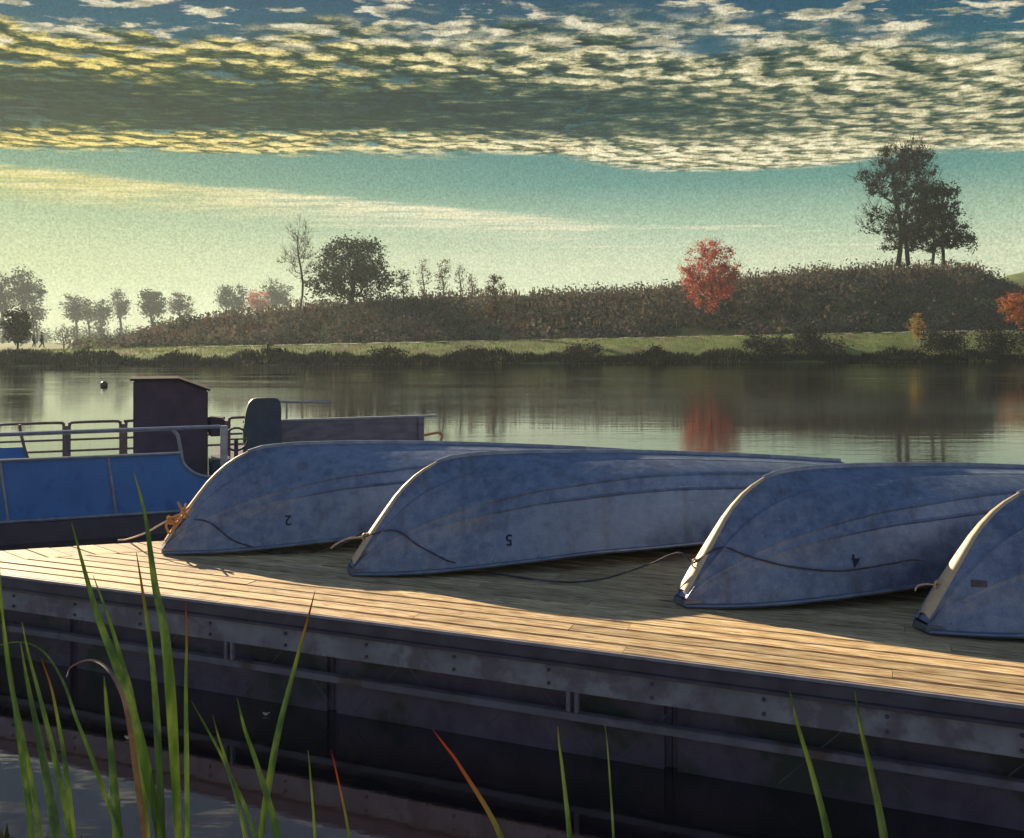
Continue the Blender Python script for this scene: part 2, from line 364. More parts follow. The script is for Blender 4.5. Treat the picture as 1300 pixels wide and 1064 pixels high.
# ------------------------------------------------------------------ water
def water():
    m = bpy.data.materials.new('lake_water'); m.use_nodes = True; nt = m.node_tree; nt.nodes.clear(); g = G(nt)
    b = g.n('ShaderNodeBsdfPrincipled'); out = g.n('ShaderNodeOutputMaterial'); g.put(out.inputs[0], b.outputs[0])
    b.inputs['Base Color'].default_value = (.016, .012, .016, 1); b.inputs['Specular IOR Level'].default_value = 0.; b.inputs['Roughness'].default_value = .6
    gl = g.n('ShaderNodeBsdfGlossy'); lw = g.n('ShaderNodeLayerWeight'); mx = g.n('ShaderNodeMixShader')
    t = g.n('ShaderNodeTexCoord'); v = t.outputs['Object']
    zone = g.sm(g.noise(mapn(g, v, (.012, .05, 1)), 1., 3, .5), .42, .62)
    g.put(gl.inputs['Roughness'], g.sm(zone, 0., 1., .02, .09, 'LINEAR'))
    g.put(mx.inputs[0], g.m('ADD', .02, g.mul(.97, g.m('POWER', lw.outputs['Facing'], 2.0))))
    g.put(mx.inputs[1], b.outputs[0]); g.put(mx.inputs[2], gl.outputs[0]); g.put(out.inputs[0], mx.outputs[0])
    sy = g.n('ShaderNodeSeparateXYZ'); g.put(sy.inputs[0], v)     # a breeze ruffles the far half of the lake in streaks
    far = g.mul(g.sm(g.add(sy.outputs[1], g.mul(sy.outputs[0], -.22)), 26., 50.), g.sm(g.noise(mapn(g, v, (.05, .35, 1)), 1., 4, .6), .38, .62, .4, 2.6))
    bp = g.n('ShaderNodeBump'); bp.inputs['Distance'].default_value = 1.
    h = g.add(g.mul(g.noise(mapn(g, v, (.5, 2.2, 1)), 1., 4, .55), .008), g.mul(g.noise(mapn(g, v, (2.4, 7., 1)), 1., 3, .5), .0020))
    g.put(bp.inputs['Height'], h); g.put(bp.inputs['Strength'], g.add(g.sm(zone, 0., 1., .22, .8, 'LINEAR'), far))
    g.put(b.inputs['Normal'], bp.outputs[0]); g.put(gl.inputs['Normal'], bp.outputs[0])
    lw.inputs['Blend'].default_value = .5
    mb = MB(); mb.v = [Vector(p) for p in ((-700, -40, 0), (700, -40, 0), (700, 700, 0), (-700, 700, 0))]; mb.f = [[0, 1, 2, 3]]
    tag(mb.build('lake_water', m), kind='structure')
def mapn(g, v, sc):
    x = g.n('ShaderNodeMapping'); g.put(x.inputs[0], v); x.inputs['Scale'].default_value = sc; return x.outputs[0]
water()

# ------------------------------------------------------------------ far bank terrain
def shore_s(x, y): return y - (83.5 + .22 * x)
CRX = np.array([-400, -70, -62, -52, -45, -36, -27, -18, -10, 0, 11, 20, 26, 33, 42, 50, 65.5, 68.5, 73, 90, 400.])
CRPX = [(-2000, 436), (60, 436), (110, 434), (150, 426), (200, 413), (260, 404), (320, 398), (400, 388), (480, 381), (560, 376), (650, 374),
        (750, 371), (830, 367), (880, 359), (950, 351), (1030, 343), (1100, 338), (1235, 337), (1262, 352), (1300, 374), (1400, 400), (3000, 420)]
SC = 36.0
def crest_z(x, y):
    """ground height of the hill crest for a bearing; measured at the crest line"""
    px = 650 + F * x / np.maximum(y, 1)
    yy_ = np.interp(px, [p[0] for p in CRPX], [p[1] for p in CRPX])
    yc = (83.5 + SC) / (1 - .22 * (px - 650) / F)
    return np.clip(CH + (HOR - yy_) * yc / F - .9, 1.6, 30)
def terrain_z(x, y):
    x = np.asarray(x, float); y = np.asarray(y, float)
    s = shore_s(x, y)
    zp = np.clip(1.82 + (x + 18) * .021, 1.15, 4.0)
    z = np.interp(s, [-30, -3, 0, 1.2, 3], [-2, -.4, 0, .35, .55])
    z = np.where(s > 3, .55 + (zp - .55) * np.clip((s - 3) / 11, 0, 1) ** .8, z)
    zc = np.maximum(crest_z(x, y), zp)
    k = np.clip((s - 18) / (SC - 18), 0, 1); k = k * k * (3 - 2 * k) * .35 + k * .65
    z = np.where(s > 18, zp + (zc - zp) * k, z)
    kb = np.clip((s - SC - 6) / 45, 0, 1)
    z = np.where(s > SC + 6, zc + (1.6 - zc) * kb * kb * (3 - 2 * kb), z)
    z = z + np.where(s > 40, 15.5 * np.exp(-((x - 118) / 34) ** 2 - ((y - 178) / 30) ** 2), 0)
    z = z + np.where(s > 1, np.clip(np.abs(s - 14.9) / 3 - .4, 0, 1) * .12 * np.sin(x * .9 + y * .3) * np.sin(y * .7 - x * .2) + .5 * .08 * np.sin(x * 2.3) * np.sin(y * 1.9), 0)
    return z
def terrain():
    ys = np.concatenate([np.linspace(-6, 22, 30), np.linspace(23, 70, 60), np.geomspace(72, 560, 26)])
    xs = np.concatenate([-np.geomspace(600, 84, 14), np.linspace(-80, 100, 190), np.geomspace(104, 600, 14)])
    v = []; f = []
    for s_ in ys:
        for x in xs:
            y = 83.5 + .22 * max(min(x, 140), -140) + s_
            v.append((x, y, 0))
    a = np.array(v); a[:, 2] = terrain_z(a[:, 0], a[:, 1])
    nx = len(xs)
    for j in range(len(ys) - 1):
        for i in range(nx - 1): f.append((j * nx + i, j * nx + i + 1, (j + 1) * nx + i + 1, (j + 1) * nx + i))
    me = bpy.data.meshes.new('ground'); me.from_pydata(a.tolist(), [], f)
    m = material('meadow_grass', (.09, .15, .030), (.17, .21, .045), .9, 0, .5, bump=.08, bscale=6, c3=(.12, .095, .045), s3=.22, f3=(.48, .66))
    o = link('ground', me, m); smooth(o); tag(o, kind='structure')
    # path
    mb = MB(); xs2 = np.linspace(-34, 60, 190)
    for k_, s_ in enumerate((14.2, 14.9, 15.6)):
        for x in xs2:
            y = 83.5 + .22 * x + s_ + .5 * math.sin(x * .08)
            mb.v.append(Vector((x, y, float(terrain_z(x, y)) + (.075 if k_ == 1 else .05))))
    n = len(xs2)
    for k_ in range(2):
        for i in range(n - 1): mb.f.append([k_ * n + i, k_ * n + i + 1, (k_ + 1) * n + i + 1, (k_ + 1) * n + i])
    tag(mb.build('path', material('gravel_path', (.55, .52, .42), (.42, .40, .33), .9, 0, 2.)), kind='structure')
    # near bank below the camera : mud with reed litter
    mb = MB(); nu, nv = 60, 36
    n_ = Vector((.355, .935)); u_ = Vector((.935, -.355))
    for j in range(nv):
        d = 2.80 - j * .22
        for i in range(nu):
            a_ = -9 + i * .3
            dd = d + .10 * math.sin(a_ * 2.1) + .06 * math.sin(a_ * 5.3)
            p = u_ * a_ + n_ * dd
            h = 2.88 - d
            z = -.06 + .14 * min(h, 1.5) + .02 * max(h - 1.5, 0) + .02 * math.sin(a_ * 7 + j) * min(1, h)
            mb.v.append(Vector((p.x, p.y, z)))
    for j in range(nv - 1):
        for i in range(nu - 1): mb.f.append([j * nu + i, j * nu + i + 1, (j + 1) * nu + i + 1, (j + 1) * nu + i])
    o = mb.build('bank', M['mud']); smooth(o); tag(o, kind='structure')
terrain()

# ------------------------------------------------------------------ foliage tools
def leaf_obj(name, pts, size, mat, parent=None, flat=0., tone=None, up=0.):
    """pts Nx3 ; one small folded leaf-clump face per point"""
    pts = np.asarray(pts, float); n = len(pts)
    sz = (size * rng.uniform(.55, 1.4, n))[:, None]
    a = rng.normal(size=(n, 3)); a[:, 2] *= (1 - flat)
    if up: a[:, :2] *= (1 - up); a[:, 2] = np.abs(a[:, 2]) + up
    a /= np.linalg.norm(a, axis=1)[:, None]
    b = rng.normal(size=(n, 3)); b -= (b * a).sum(1)[:, None] * a; b /= np.linalg.norm(b, axis=1)[:, None]
    asp = .55 if not up else .18
    v = np.empty((n, 4, 3)); v[:, 0] = pts - a * sz * .5; v[:, 1] = pts + b * sz * asp * .5
    v[:, 2] = pts + a * sz * .5; v[:, 3] = pts - b * sz * asp * .5
    c = np.cross(a, b); v[:, 0] += c * sz * .12; v[:, 2] += c * sz * .12
    me = bpy.data.meshes.new(name); me.vertices.add(n * 4); me.vertices.foreach_set('co', v.ravel())
    me.loops.add(n * 4); me.polygons.add(n)
    me.loops.foreach_set('vertex_index', np.arange(n * 4, dtype=np.int32))
    me.polygons.foreach_set('loop_start', np.arange(0, n * 4, 4, dtype=np.int32))
    me.update(); me.validate()
    at = me.attributes.new('tone', 'FLOAT', 'FACE')
    at.data.foreach_set('value', (rng.random(n) if tone is None else np.clip(tone, 0, 1)).astype(np.float32))
    return link(name, me, mat, parent)

def tree(name, px, py, Y, h, blobs, mat, label, cat='tree', group=None, nt=150, leaves=2500, lsize=.28, bare=0., trunk_r=None, lean=0., z0=None,
         spread=.45, stems=1, stem_gap=.6):
    """blobs: ellipsoids (cx, cz, rx, rz) in metres from the base; built at the point where px,py,Y meets the ground"""
    base = P(px, py, Y)
    z = float(terrain_z(base.x, base.y)) - .15 if z0 is None else z0
    root = empty(name, (base.x, base.y, z)); tag(root, label, cat, group)
    nodes = []; par = []
    first = min(b[1] - b[3] for b in blobs)
    for st_ in range(stems):
        ox = (st_ - (stems - 1) / 2) * stem_gap
        seg = 7; top = h * (.80 if stems == 1 else .72)
        for i in range(seg):
            t = i / (seg - 1)
            q = np.array([ox * (1 + t * 1.2) + lean * t * h + .03 * h * math.sin(t * 5 + st_ * 2), .02 * h * math.cos(t * 4 + st_) - .0, t * top * (1 - .12 * (st_ % 2))])
            par.append(-1 if i == 0 else len(nodes) - 1); nodes.append(q)
    w = np.array([b[2] ** 2 * b[3] for b in blobs]); w /= w.sum(); tg = []
    for k in range(nt):
        b = blobs[rng.choice(len(blobs), p=w)]
        d = rng.normal(size=3); d /= np.linalg.norm(d); r = rng.random() ** .42
        tg.append([b[0] + d[0] * b[2] * r, d[1] * b[2] * r * .9, b[1] + d[2] * b[3] * r])
    tg = np.array(tg); tg = tg[np.argsort(np.hypot(tg[:, 0], tg[:, 1]) + .35 * tg[:, 2])]
    ends = []
    for q in tg:
        A = np.array(nodes); d = q - A; dist = np.linalg.norm(d, axis=1)
        cost = dist + np.maximum(0, A[:, 2] - q[2] + .25 * np.hypot(d[:, 0], d[:, 1])) * 1.4
        i = int(np.argmin(cost)); a = A[i]
        mid = a * .5 + q * .5 + np.array([0, 0, -.06 * dist[i]]) + rng.normal(size=3) * .05 * dist[i]
        nodes.append(mid); par.append(i); nodes.append(q); par.append(len(nodes) - 2); ends.append(len(nodes) - 1)
    cnt = np.ones(len(nodes))
    for i in range(len(nodes) - 1, -1, -1):
        if par[i] >= 0: cnt[par[i]] += cnt[i]
    tr = trunk_r or h * .022
    rad = np.maximum(tr * (cnt / cnt.max()) ** .55, max(.012, h * .0016))
    mb = MB()
    for i in range(len(nodes)):
        if par[i] >= 0:
            r0 = rad[par[i]]; r1 = rad[i]
            if r1 < r0 * .45: r0 = r1 * 1.5
            mb.tube([nodes[par[i]], nodes[i]], [r0, r1], 5 if r0 > .08 else 3, cap=False)
    if bare:    # fine twigs
        for e in ends:
            for k in range(int(3 * bare) + 1):
                d = np.array(nodes[e]) - np.array(nodes[par[e]]); d = d / (np.linalg.norm(d) + 1e-6) + rng.normal(size=3) * .5 + np.array([0, 0, .5])
                mb.tube([nodes[e], np.array(nodes[e]) + d * h * .05], [h * .0014, h * .0007], 3, cap=False)
    t_ = mb.build('trunk', M['bark'], root)
    A = np.array(nodes); par_a = np.array(par)
    if leaves:
        src = np.array(ends); ncl = len(src); per = rng.gamma(1.6, 1., ncl); per = np.maximum(1, per / per.sum() * leaves).astype(int)
        pts = []; tone = []
        for e, k in zip(src, per):
            s_ = spread * rng.uniform(.5, 1.2); along = rng.random(k)[:, None]
            pp = A[e] * along + A[par[e]] * (1 - along) + rng.normal(size=(k, 3)) * s_ * np.array([1, 1, .7])
            pts.append(pp); tone.append(np.full(k, rng.random()) * .6 + rng.random(k) * .4)
        pts = np.concatenate(pts); tone = np.concatenate(tone); ok = pts[:, 2] > .1
        leaf_obj('crown', pts[ok], lsize, mat, root, tone=tone[ok])
    return root

def m_px(n, Y): return n * Y / F
# ---- the trees of the far bank ------------------------------------------------
def T(name, px, top, base, Y, blobs_px, mat, label, **k):
    """blobs_px : (dx, dy_up, rx, ry) in photo pixels from the trunk base"""
    sc = Y / F
    return tree(name, px, base, Y, (base - top) * sc, [(a * sc, b * sc, c * sc, d * sc) for a, b, c, d in blobs_px], mat, label, **k)
def zpx(py, Y): return CH + (HOR - py) * Y / F
# right, on top of the hill
T('tall_tree', 1145, 168, 333, 128, [(0, 40, 36, 22), (24, 66, 34, 36), (-6, 118, 34, 40), (22, 92, 30, 40), (-34, 108, 24, 26), (-38, 62, 24, 22), (8, 140, 30, 24), (-12, 60, 22, 20), (32, 128, 16, 28)], M['l_dark'],
  'tallest dark half-bare tree crowning the hill on the right', nt=560, leaves=11500, lsize=.34, bare=1, spread=.42, stems=2, stem_gap=.9, trunk_r=.36, z0=zpx(337, 128))
T('round_tree', 1190, 222, 331, 126, [(-22, 30, 24, 18), (30, 28, 24, 14), (2, 84, 26, 24), (24, 44, 22, 26), (-10, 40, 26, 26), (2, 52, 30, 30)], M['l_dark'],
  'shorter bushy dark tree directly right of the tallest hilltop tree', nt=340, leaves=9000, lsize=.34, bare=.6, spread=.42, stems=2, stem_gap=1.2, trunk_r=.25, z0=zpx(336, 126))
T('red_tree', 901, 299, 398, 108, [(0, 62, 38, 32), (2, 88, 20, 13), (0, 24, 26, 16), (20, 44, 22, 20), (-22, 44, 18, 20)], M['l_red'],
  'round red autumn tree on the slope in front of the scrub', nt=360, leaves=7000, lsize=.27, bare=.8, spread=.32, trunk_r=.16, z0=zpx(402, 108))
T('orange_tree', 1292, 366, 418, 104, [(0, 34, 24, 18), (12, 16, 16, 14), (-6, 22, 12, 10)], M['l_orange'],
  'orange autumn tree cut by the right edge of the photo', nt=120, leaves=2400, lsize=.24, bare=.4, spread=.3, z0=zpx(420, 104))
T('yellow_bush', 1165, 394, 430, 103, [(0, 20, 11, 15), (3, 10, 9, 8)], M['l_yellow'],
  'small upright yellow bush beside the path below the hilltop trees', cat='bush', nt=60, leaves=900, lsize=.2, spread=.22, z0=zpx(432, 103))
T('brown_tree', 629, 346, 412, 104, [(0, 52, 13, 13), (6, 34, 11, 12), (-2, 18, 12, 12)], M['l_brown'],
  'small thin brown tree standing alone on the middle of the scrub slope', nt=90, leaves=1300, lsize=.22, bare=.7, spread=.24, z0=zpx(412, 104))
# the middle group
T('dense_tree', 445, 293, 385, 122, [(0, 46, 48, 42), (-34, 30, 28, 28), (30, 30, 28, 32), (10, 66, 30, 28), (-20, 60, 26, 24)], M['l_green'],
  'big dense rounded green tree on the left end of the hill', nt=460, leaves=8500, lsize=.40, bare=.3, spread=.60, trunk_r=.4, z0=zpx(388, 122))
T('bare_tree', 381, 276, 388, 119, [(-2, 86, 16, 24), (-10, 58, 16, 18), (10, 62, 14, 24), (4, 36, 10, 12)], M['l_brown'],
  'tall thin bare tree just left of the big dense tree', nt=130, leaves=160, lsize=.3, bare=1.4, spread=.3, trunk_r=.15, z0=zpx(390, 119))
for i, (px, top, base, rx, lv, lab) in enumerate([
        (511, 334, 378, 13, 500, 'hazy round-crowned tree touching the right side of the big dense tree'),
        (537, 322, 374, 12, 160, 'nearly bare tree, second to the right of the big dense tree'),
        (562, 322, 373, 13, 300, 'twiggy tree with a full top, third to the right of the big dense tree'),
        (584, 326, 372, 8, 90, 'thinnest bare sapling in the row right of the big dense tree'),
        (599, 342, 372, 8, 140, 'last and lowest bare tree of the row right of the big dense tree')]):
    hh = base - top
    T('bare_tree', px, top, base, 134, [(0, hh * .58, rx, hh * .42), (0, hh * .8, rx * .7, hh * .2)], M['l_brown'] if i else M['l_green'], lab,
      group='twiggy trees behind the hill crest', nt=80, leaves=lv, lsize=.3, bare=1.2, spread=.3, trunk_r=.11, z0=zpx(base + 6, 134))
# misty trees to the left
for (px, top, base, Y, rx, mat, lv, lab) in [
        (296, 358, 402, 165, 25, 'l_green', 2600, 'misty broad green tree behind the left foot of the hill'),
        (328, 368, 402, 160, 14, 'l_red', 1100, 'low misty reddish tree behind the left foot of the hill'),
        (352, 352, 398, 168, 20, 'l_green', 2200, 'misty grey green tree just left of the tall thin bare tree'),
        (229, 369, 407, 150, 15, 'l_brown', 900, 'small brownish tree between the oval green one and the misty broad one'),
        (192, 367, 410, 148, 17, 'l_green', 2000, 'oval green tree left of the small brownish tree'),
        (152, 366, 412, 158, 11, 'l_green', 1000, 'narrow pointed tree in the mist on the left'),
        (128, 378, 416, 150, 11, 'l_green', 900, 'small misty tree just left of the narrow pointed one'),
        (112, 378, 416, 154, 10, 'l_brown', 600, 'thin misty brownish tree in the middle of the far left cluster'),
        (96, 370, 416, 150, 14, 'l_green', 1300, 'fuller misty green tree at the left of the far cluster'),
        (31, 340, 404, 128, 21, 'l_green', 1800, 'tall airy tree behind the dark oval tree at the far left'),
        (2, 344, 404, 126, 16, 'l_green', 1100, 'airy tree cut by the left edge of the photo'),
        (46, 386, 410, 132, 10, 'l_brown', 400, 'small brownish tree at the right foot of the tall airy tree')]:
    hh = base - top; mid = .56; Y *= 1.8; foot = HOR + (CH - 1.5) * F / Y; ex = foot - base
    T('misty_tree', px, top, foot, Y, [(0, ex + hh * mid, rx, hh * .44), (rx * .3, ex + hh * .45, rx * .8, hh * .3), (-rx * .3, ex + hh * .7, rx * .6, hh * .28), (0, ex * .75, rx * .6, ex * .45)], M[mat], lab,
      group='misty trees beyond the left bank', nt=110, leaves=int(lv * 1.3), lsize=.72, bare=.4, spread=.8, z0=1.4)
T('oval_tree', 21, 383, 442, 88, [(0, 34, 17, 24), (2, 24, 15, 14)], M['l_dark'], 'dark oval tree on the far left bank beside the two walkers',
  nt=150, leaves=4200, lsize=.24, spread=.28, z0=zpx(446, 88))
T('small_tree', 80, 407, 449, 84, [(0, 26, 13, 15), (-4, 24, 12, 12)], M['l_brown'], 'small bare fan-shaped tree with a single stem right of the two walkers',
  nt=90, leaves=160, lsize=.16, bare=1.2, spread=.2, trunk_r=.07, z0=zpx(450, 84))

# far wood in the mist beyond the left meadow
pts = []
for k in range(210):
    x = rng.uniform(-260, 10); y = rng.uniform(330, 460)
    r = rng.uniform(2.5, 5.5)
    d = rng.normal(size=(90, 3)); d /= np.linalg.norm(d, axis=1)[:, None]
    pts.append(np.array([x, y, 1.5 + r * .7]) + d * r * rng.random((90, 1)) ** .4 * np.array([1, 1, .95]))
tag(leaf_obj('far_wood', np.concatenate(pts), .9, M['l_green']), 'pale misty wood closing the view beyond the left meadow', 'wood', kind='stuff')

# scrub on the hill
def scrub():
    n = 6200; pts = []; tone = []
    px = rng.uniform(95, 1330, n); s_ = 17 + (SC + 7 - 17) * rng.random(n) ** .85
    k = (px - 650) / F; y = (83.5 + s_) / (1 - .22 * k); x = k * y
    hgt = np.clip((crest_z(x, y) - 1.5) / 3, .15, 1)
    z = terrain_z(x, y)
    for i in range(n):
        if any(abs(px[i] - a) < w and y0 < y[i] < y1 for a, w, y0, y1 in ((901, 40, 103.5, 109.5), (1292, 40, 98, 106), (1165, 22, 99, 105), (629, 16, 101.5, 105))): continue
        r = (rng.uniform(.45, .9) if rng.random() < .86 else rng.uniform(1.2, 2.1)) * (.5 + .5 * hgt[i]); m = int(17 * r / .8) + 6
        d = rng.normal(size=(m, 3)); d /= np.linalg.norm(d, axis=1)[:, None]
        pts.append(np.array([x[i], y[i], z[i] + r * .35]) + d * r * rng.random((m, 1)) ** .35 * np.array([1.1, 1.1, .9]))
        t = rng.random() * .85; tone.append(np.full(m, t) + rng.random(m) * .15)
    tag(leaf_obj('hillside_scrub', np.concatenate(pts), .42, M['l_scrub'], tone=np.concatenate(tone)),
        'dense brown and green scrub covering the hillside behind the lake', 'scrub', kind='stuff')
    # dry stalks along the crest and slope
    n = 3000; px = rng.uniform(120, 1262, n); s_ = rng.uniform(20, SC + 6, n); kk = (px - 650) / F
    y = (83.5 + s_) / (1 - .22 * kk); x = kk * y
    z = terrain_z(x, y) + rng.uniform(.5, 1.5, n) * np.clip((crest_z(x, y) - 1.5) / 3, .2, 1)
    tag(leaf_obj('dry_stalks', np.stack([x, y, z], 1), 1.0, M['l_brown'], up=.9), 'dry brown stalks standing up out of the hillside scrub', 'dry grass', kind='stuff')
scrub()
def shore():
    n = 26000; px = rng.uniform(-60, 1360, n); k = (px - 650) / F
    s_ = rng.uniform(-.5, 1.5, n) + .5 * np.sin(px * .02) + .4 * np.sin(px * .057); y = (83.5 + s_) / (1 - .22 * k); x = k * y
    hm = .65 + .25 * np.sin(px * .023) + .25 * np.sin(px * .061 + 1) + .12 * np.sin(px * .19)
    z = np.maximum(terrain_z(x, y), 0) + rng.random(n) * np.clip(hm, .3, 1.4)
    tag(leaf_obj('shore_reeds', np.stack([x, y, z], 1), .5, M['l_reed'], up=.6), 'dark reeds fringing the far waterline', 'reeds', kind='stuff')
    n = 22000; px = rng.uniform(-60, 1360, n); k = (px - 650) / F
    s_ = rng.uniform(1.5, 17, n); y = (83.5 + s_) / (1 - .22 * k); x = k * y
    ok = np.abs(s_ - 14.9 - .5 * np.sin(x * .08)) > 1.0
    z = terrain_z(x, y) + .05
    mg = leaf_mat('grass_blades', [(.05, .09, .02), (.12, .18, .035), (.20, .24, .05), (.16, .14, .05)], .3, .25)
    tag(leaf_obj('bank_grass', np.stack([x, y, z], 1)[ok], .34, mg, up=.7), 'short sunlit green grass on the far bank below the path', 'grass', kind='stuff')
shore()
# bushes along the waterline
def bush(px, base, Y, w, h, mat, label, group='bushes along the far waterline'):
    p = P(px, base, Y); z = max(float(terrain_z(p.x, p.y)), 0.); sc = Y / F
    root = empty('shore_bush', (p.x, p.y, z)); tag(root, label, 'bush', group)
    W_, H_ = w * sc / 2, h * sc; m = int(260 * W_ * H_) + 250
    cl = rng.normal(size=(14, 3)) * np.array([W_ * .5, .6, H_ * .22]) + np.array([0, 0, H_ * .45])
    pts = cl[rng.integers(0, 14, m)] + rng.normal(size=(m, 3)) * np.array([W_ * .22, .35, H_ * .16]); pts = pts[pts[:, 2] > 0]
    leaf_obj('foliage', pts, .26, mat, root)
    mb = MB()
    for c in cl[:9]: mb.tube([(c[0] * .2, 0, 0), (c[0] * .6, c[1] * .6, c[2] * .6), (c[0], c[1], c[2] + H_ * .3)], [.05, .03, .01], 4)
    mb.build('stem', M['bark'], root)
def shoreY(px, s_=1.3): return (83.5 + s_) / (1 - .22 * (px - 650) / F)
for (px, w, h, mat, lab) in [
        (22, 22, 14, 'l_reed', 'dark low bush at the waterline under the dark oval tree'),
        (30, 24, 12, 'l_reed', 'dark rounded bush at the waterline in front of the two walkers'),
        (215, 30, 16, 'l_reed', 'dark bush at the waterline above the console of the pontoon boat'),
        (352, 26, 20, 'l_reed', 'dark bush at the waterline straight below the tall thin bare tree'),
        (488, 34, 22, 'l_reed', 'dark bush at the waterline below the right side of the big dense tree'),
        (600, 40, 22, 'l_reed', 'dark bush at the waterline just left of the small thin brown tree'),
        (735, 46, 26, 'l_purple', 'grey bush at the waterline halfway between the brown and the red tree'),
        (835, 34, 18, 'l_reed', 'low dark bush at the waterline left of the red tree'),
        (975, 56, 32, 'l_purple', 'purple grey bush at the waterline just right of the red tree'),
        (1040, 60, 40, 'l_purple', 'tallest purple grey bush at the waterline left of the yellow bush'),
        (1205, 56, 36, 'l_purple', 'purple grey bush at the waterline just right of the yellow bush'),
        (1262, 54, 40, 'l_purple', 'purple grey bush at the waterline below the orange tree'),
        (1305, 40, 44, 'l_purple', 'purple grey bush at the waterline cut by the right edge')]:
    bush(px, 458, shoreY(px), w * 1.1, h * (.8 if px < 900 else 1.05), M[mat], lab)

# ------------------------------------------------------------------ the dock
DZ = .57                                     # deck height
U = Vector((.935, -.355, 0)).normalized(); N = Vector((.355, .935, 0)).normalized(); UP = Vector((0, 0, 1))
D0 = 4.178                                   # distance of the front edge from the eye, along N
def dk(a, d, z=0.): return U * a + N * (D0 + d) + UP * (DZ + z)
root = empty('floating_dock', dk(0, 0, 0)); tag(root, 'long weathered wooden dock with a grey steel side carrying the upturned boats', 'dock')
inv = root.location.copy()
def planks(parent, name, mat):
    """boards parallel to the front edge; their left ends are cut at the seam"""
    mbv = []; tones = []; me = bpy.data.meshes.new(name); v = []; f = []; tone = []
    pitch = .1165; wdt = .1025; k = 0
    sA, sB = Vector((-3.505, 6.08)), Vector((-2.58, 6.36))          # seam line
    sd_ = (sB - sA).normalized()
    d = .012
    while d < 3.6:
        r0 = random.random() * 2.4; cuts = [-9.0]
        a = -9 + r0
        while a < 7.5: cuts.append(a); a += 2.4
        cuts.append(7.5)
        for c0, c1 in zip(cuts[:-1], cuts[1:]):
            # clip at the seam : keep the camera side
            def cut(dd):
                p0 = (U * 0 + N * (D0 + dd)).xy; den = sd_.x * U.y - sd_.y * U.x
                w = p0 - sA; t = (-(w.x) * sd_.y + (w.y) * sd_.x) / -(U.x * -sd_.y + U.y * sd_.x)
                return t
            l0, l1 = max(c0 + .0015, cut(d) + .005), max(c0 + .0015, cut(d + wdt) + .005)
            if l0 > c1 - .02 or l1 > c1 - .02: continue
            dz = random.uniform(-.0022, .0022); z0, z1 = -.032, dz; n = len(v); b = .004
            ring = [(d, z0), (d, z1 - b), (d + b, z1), (d + wdt - b, z1), (d + wdt, z1 - b), (d + wdt, z0)]
            for e, (s0, s1) in enumerate(((l0, l1), (c1 - .0015, c1 - .0015))):
                for (q, zq) in ring: v.append(tuple(U * (s0 + (s1 - s0) * (q - d) / wdt) + N * q + UP * zq))
            f += [[n + i, n + (i + 1) % 6, n + 6 + (i + 1) % 6, n + 6 + i] for i in range(6)]
            f += [[n + i for i in range(6)][::-1], [n + 6 + i for i in range(6)]]
            tone += [random.random()] * 8
        d += pitch
    loc = [Vector(p) for p in v]
    # store in dock axes so that the grain follows the boards
    me.from_pydata([(p.dot(U), p.dot(N), p.z) for p in loc], [], f)
    at = me.attributes.new('tone', 'FLOAT', 'FACE'); at.data.foreach_set('value', tone)
    bm = bmesh.new(); bm.from_mesh(me); bmesh.ops.recalc_face_normals(bm, faces=bm.faces); bm.to_mesh(me); bm.free()
    o = link(name, me, mat, parent)
    return o
root.location = N * D0 + UP * DZ; root.rotation_euler = (0, 0, math.atan2(U.y, U.x))
planks(root, 'decking', M['plank'])
def L(a, d, z): return Vector((a, d, z))     # dock local axes
def dbox(name, a0, a1, d0, d1, z0, z1, mat, bev=.003):
    mb = MB(); mb.box(L((a0 + a1) / 2, (d0 + d1) / 2, (z0 + z1) / 2), (a1 - a0, d1 - d0, z1 - z0)); return mb.build(name, mat, root, bev=bev)
dbox('edge_strip', -9, 7.5, -.010, .008, -.016, -.001, M['lip'], .002)
dbox('channel', -9, 7.5, -.012, .004, -.075, -.0175, M['channel'])
dbox('channel', -9, 7.5, -.030, .004, -.092, -.0765, M['channel'])
dbox('fascia', -9, 7.5, -.002, .030, -.222, -.0935, M['steel'])
for a in np.arange(-8.6, 7.3, .515):
    for z in (-.125, -.190):
        mb = MB(); mb.tube([L(a, -.0025, z), L(a, -.013, z)], .009, 6); mb.build('bolt', M['channel'], root)
dbox('lower_rail', -9, 7.5, .0, .045, -.362, -.325, M['rust'])
for j in range(-3, 4):
    a = -1.555 + .62 + j * 2.06 + .0
for a in [(-1.63 * U.x + 5.095 * U.y) + j * 2.06 for j in range(-3, 4)]:
    dbox('post', a - .032, a - .010, .006, .034, -.3245, -.2225, M['steel'])
    dbox('post', a + .010, a + .032, .006, .034, -.3245, -.2225, M['steel'])
for j in range(-8, 9):
    a = j * .74
    for sgn in (-1, 1):
        mb = MB(); mb.tube([L(a, .05, -.21), L(a + sgn * .30, .05, -.52)], .003, 5); mb.build('brace', M['channel'], root)
mb = MB(); mb.prism([L(-5.6, .06, -.20), L(7.5, .06, -.20), L(7.5, 3.4, -.20), L(-1.5, 3.4, -.20), L(-4.6, .86, -.20)], (0, 0, .16)); mb.build('joists', M['under'], root)
for a in np.arange(-8.4, 7.2, 1.9):
    dbox('dock_float', a, a + 1.895, .10, .5 if a < -4.5 else 1.5, -.70, -.21, M['under'], .03)
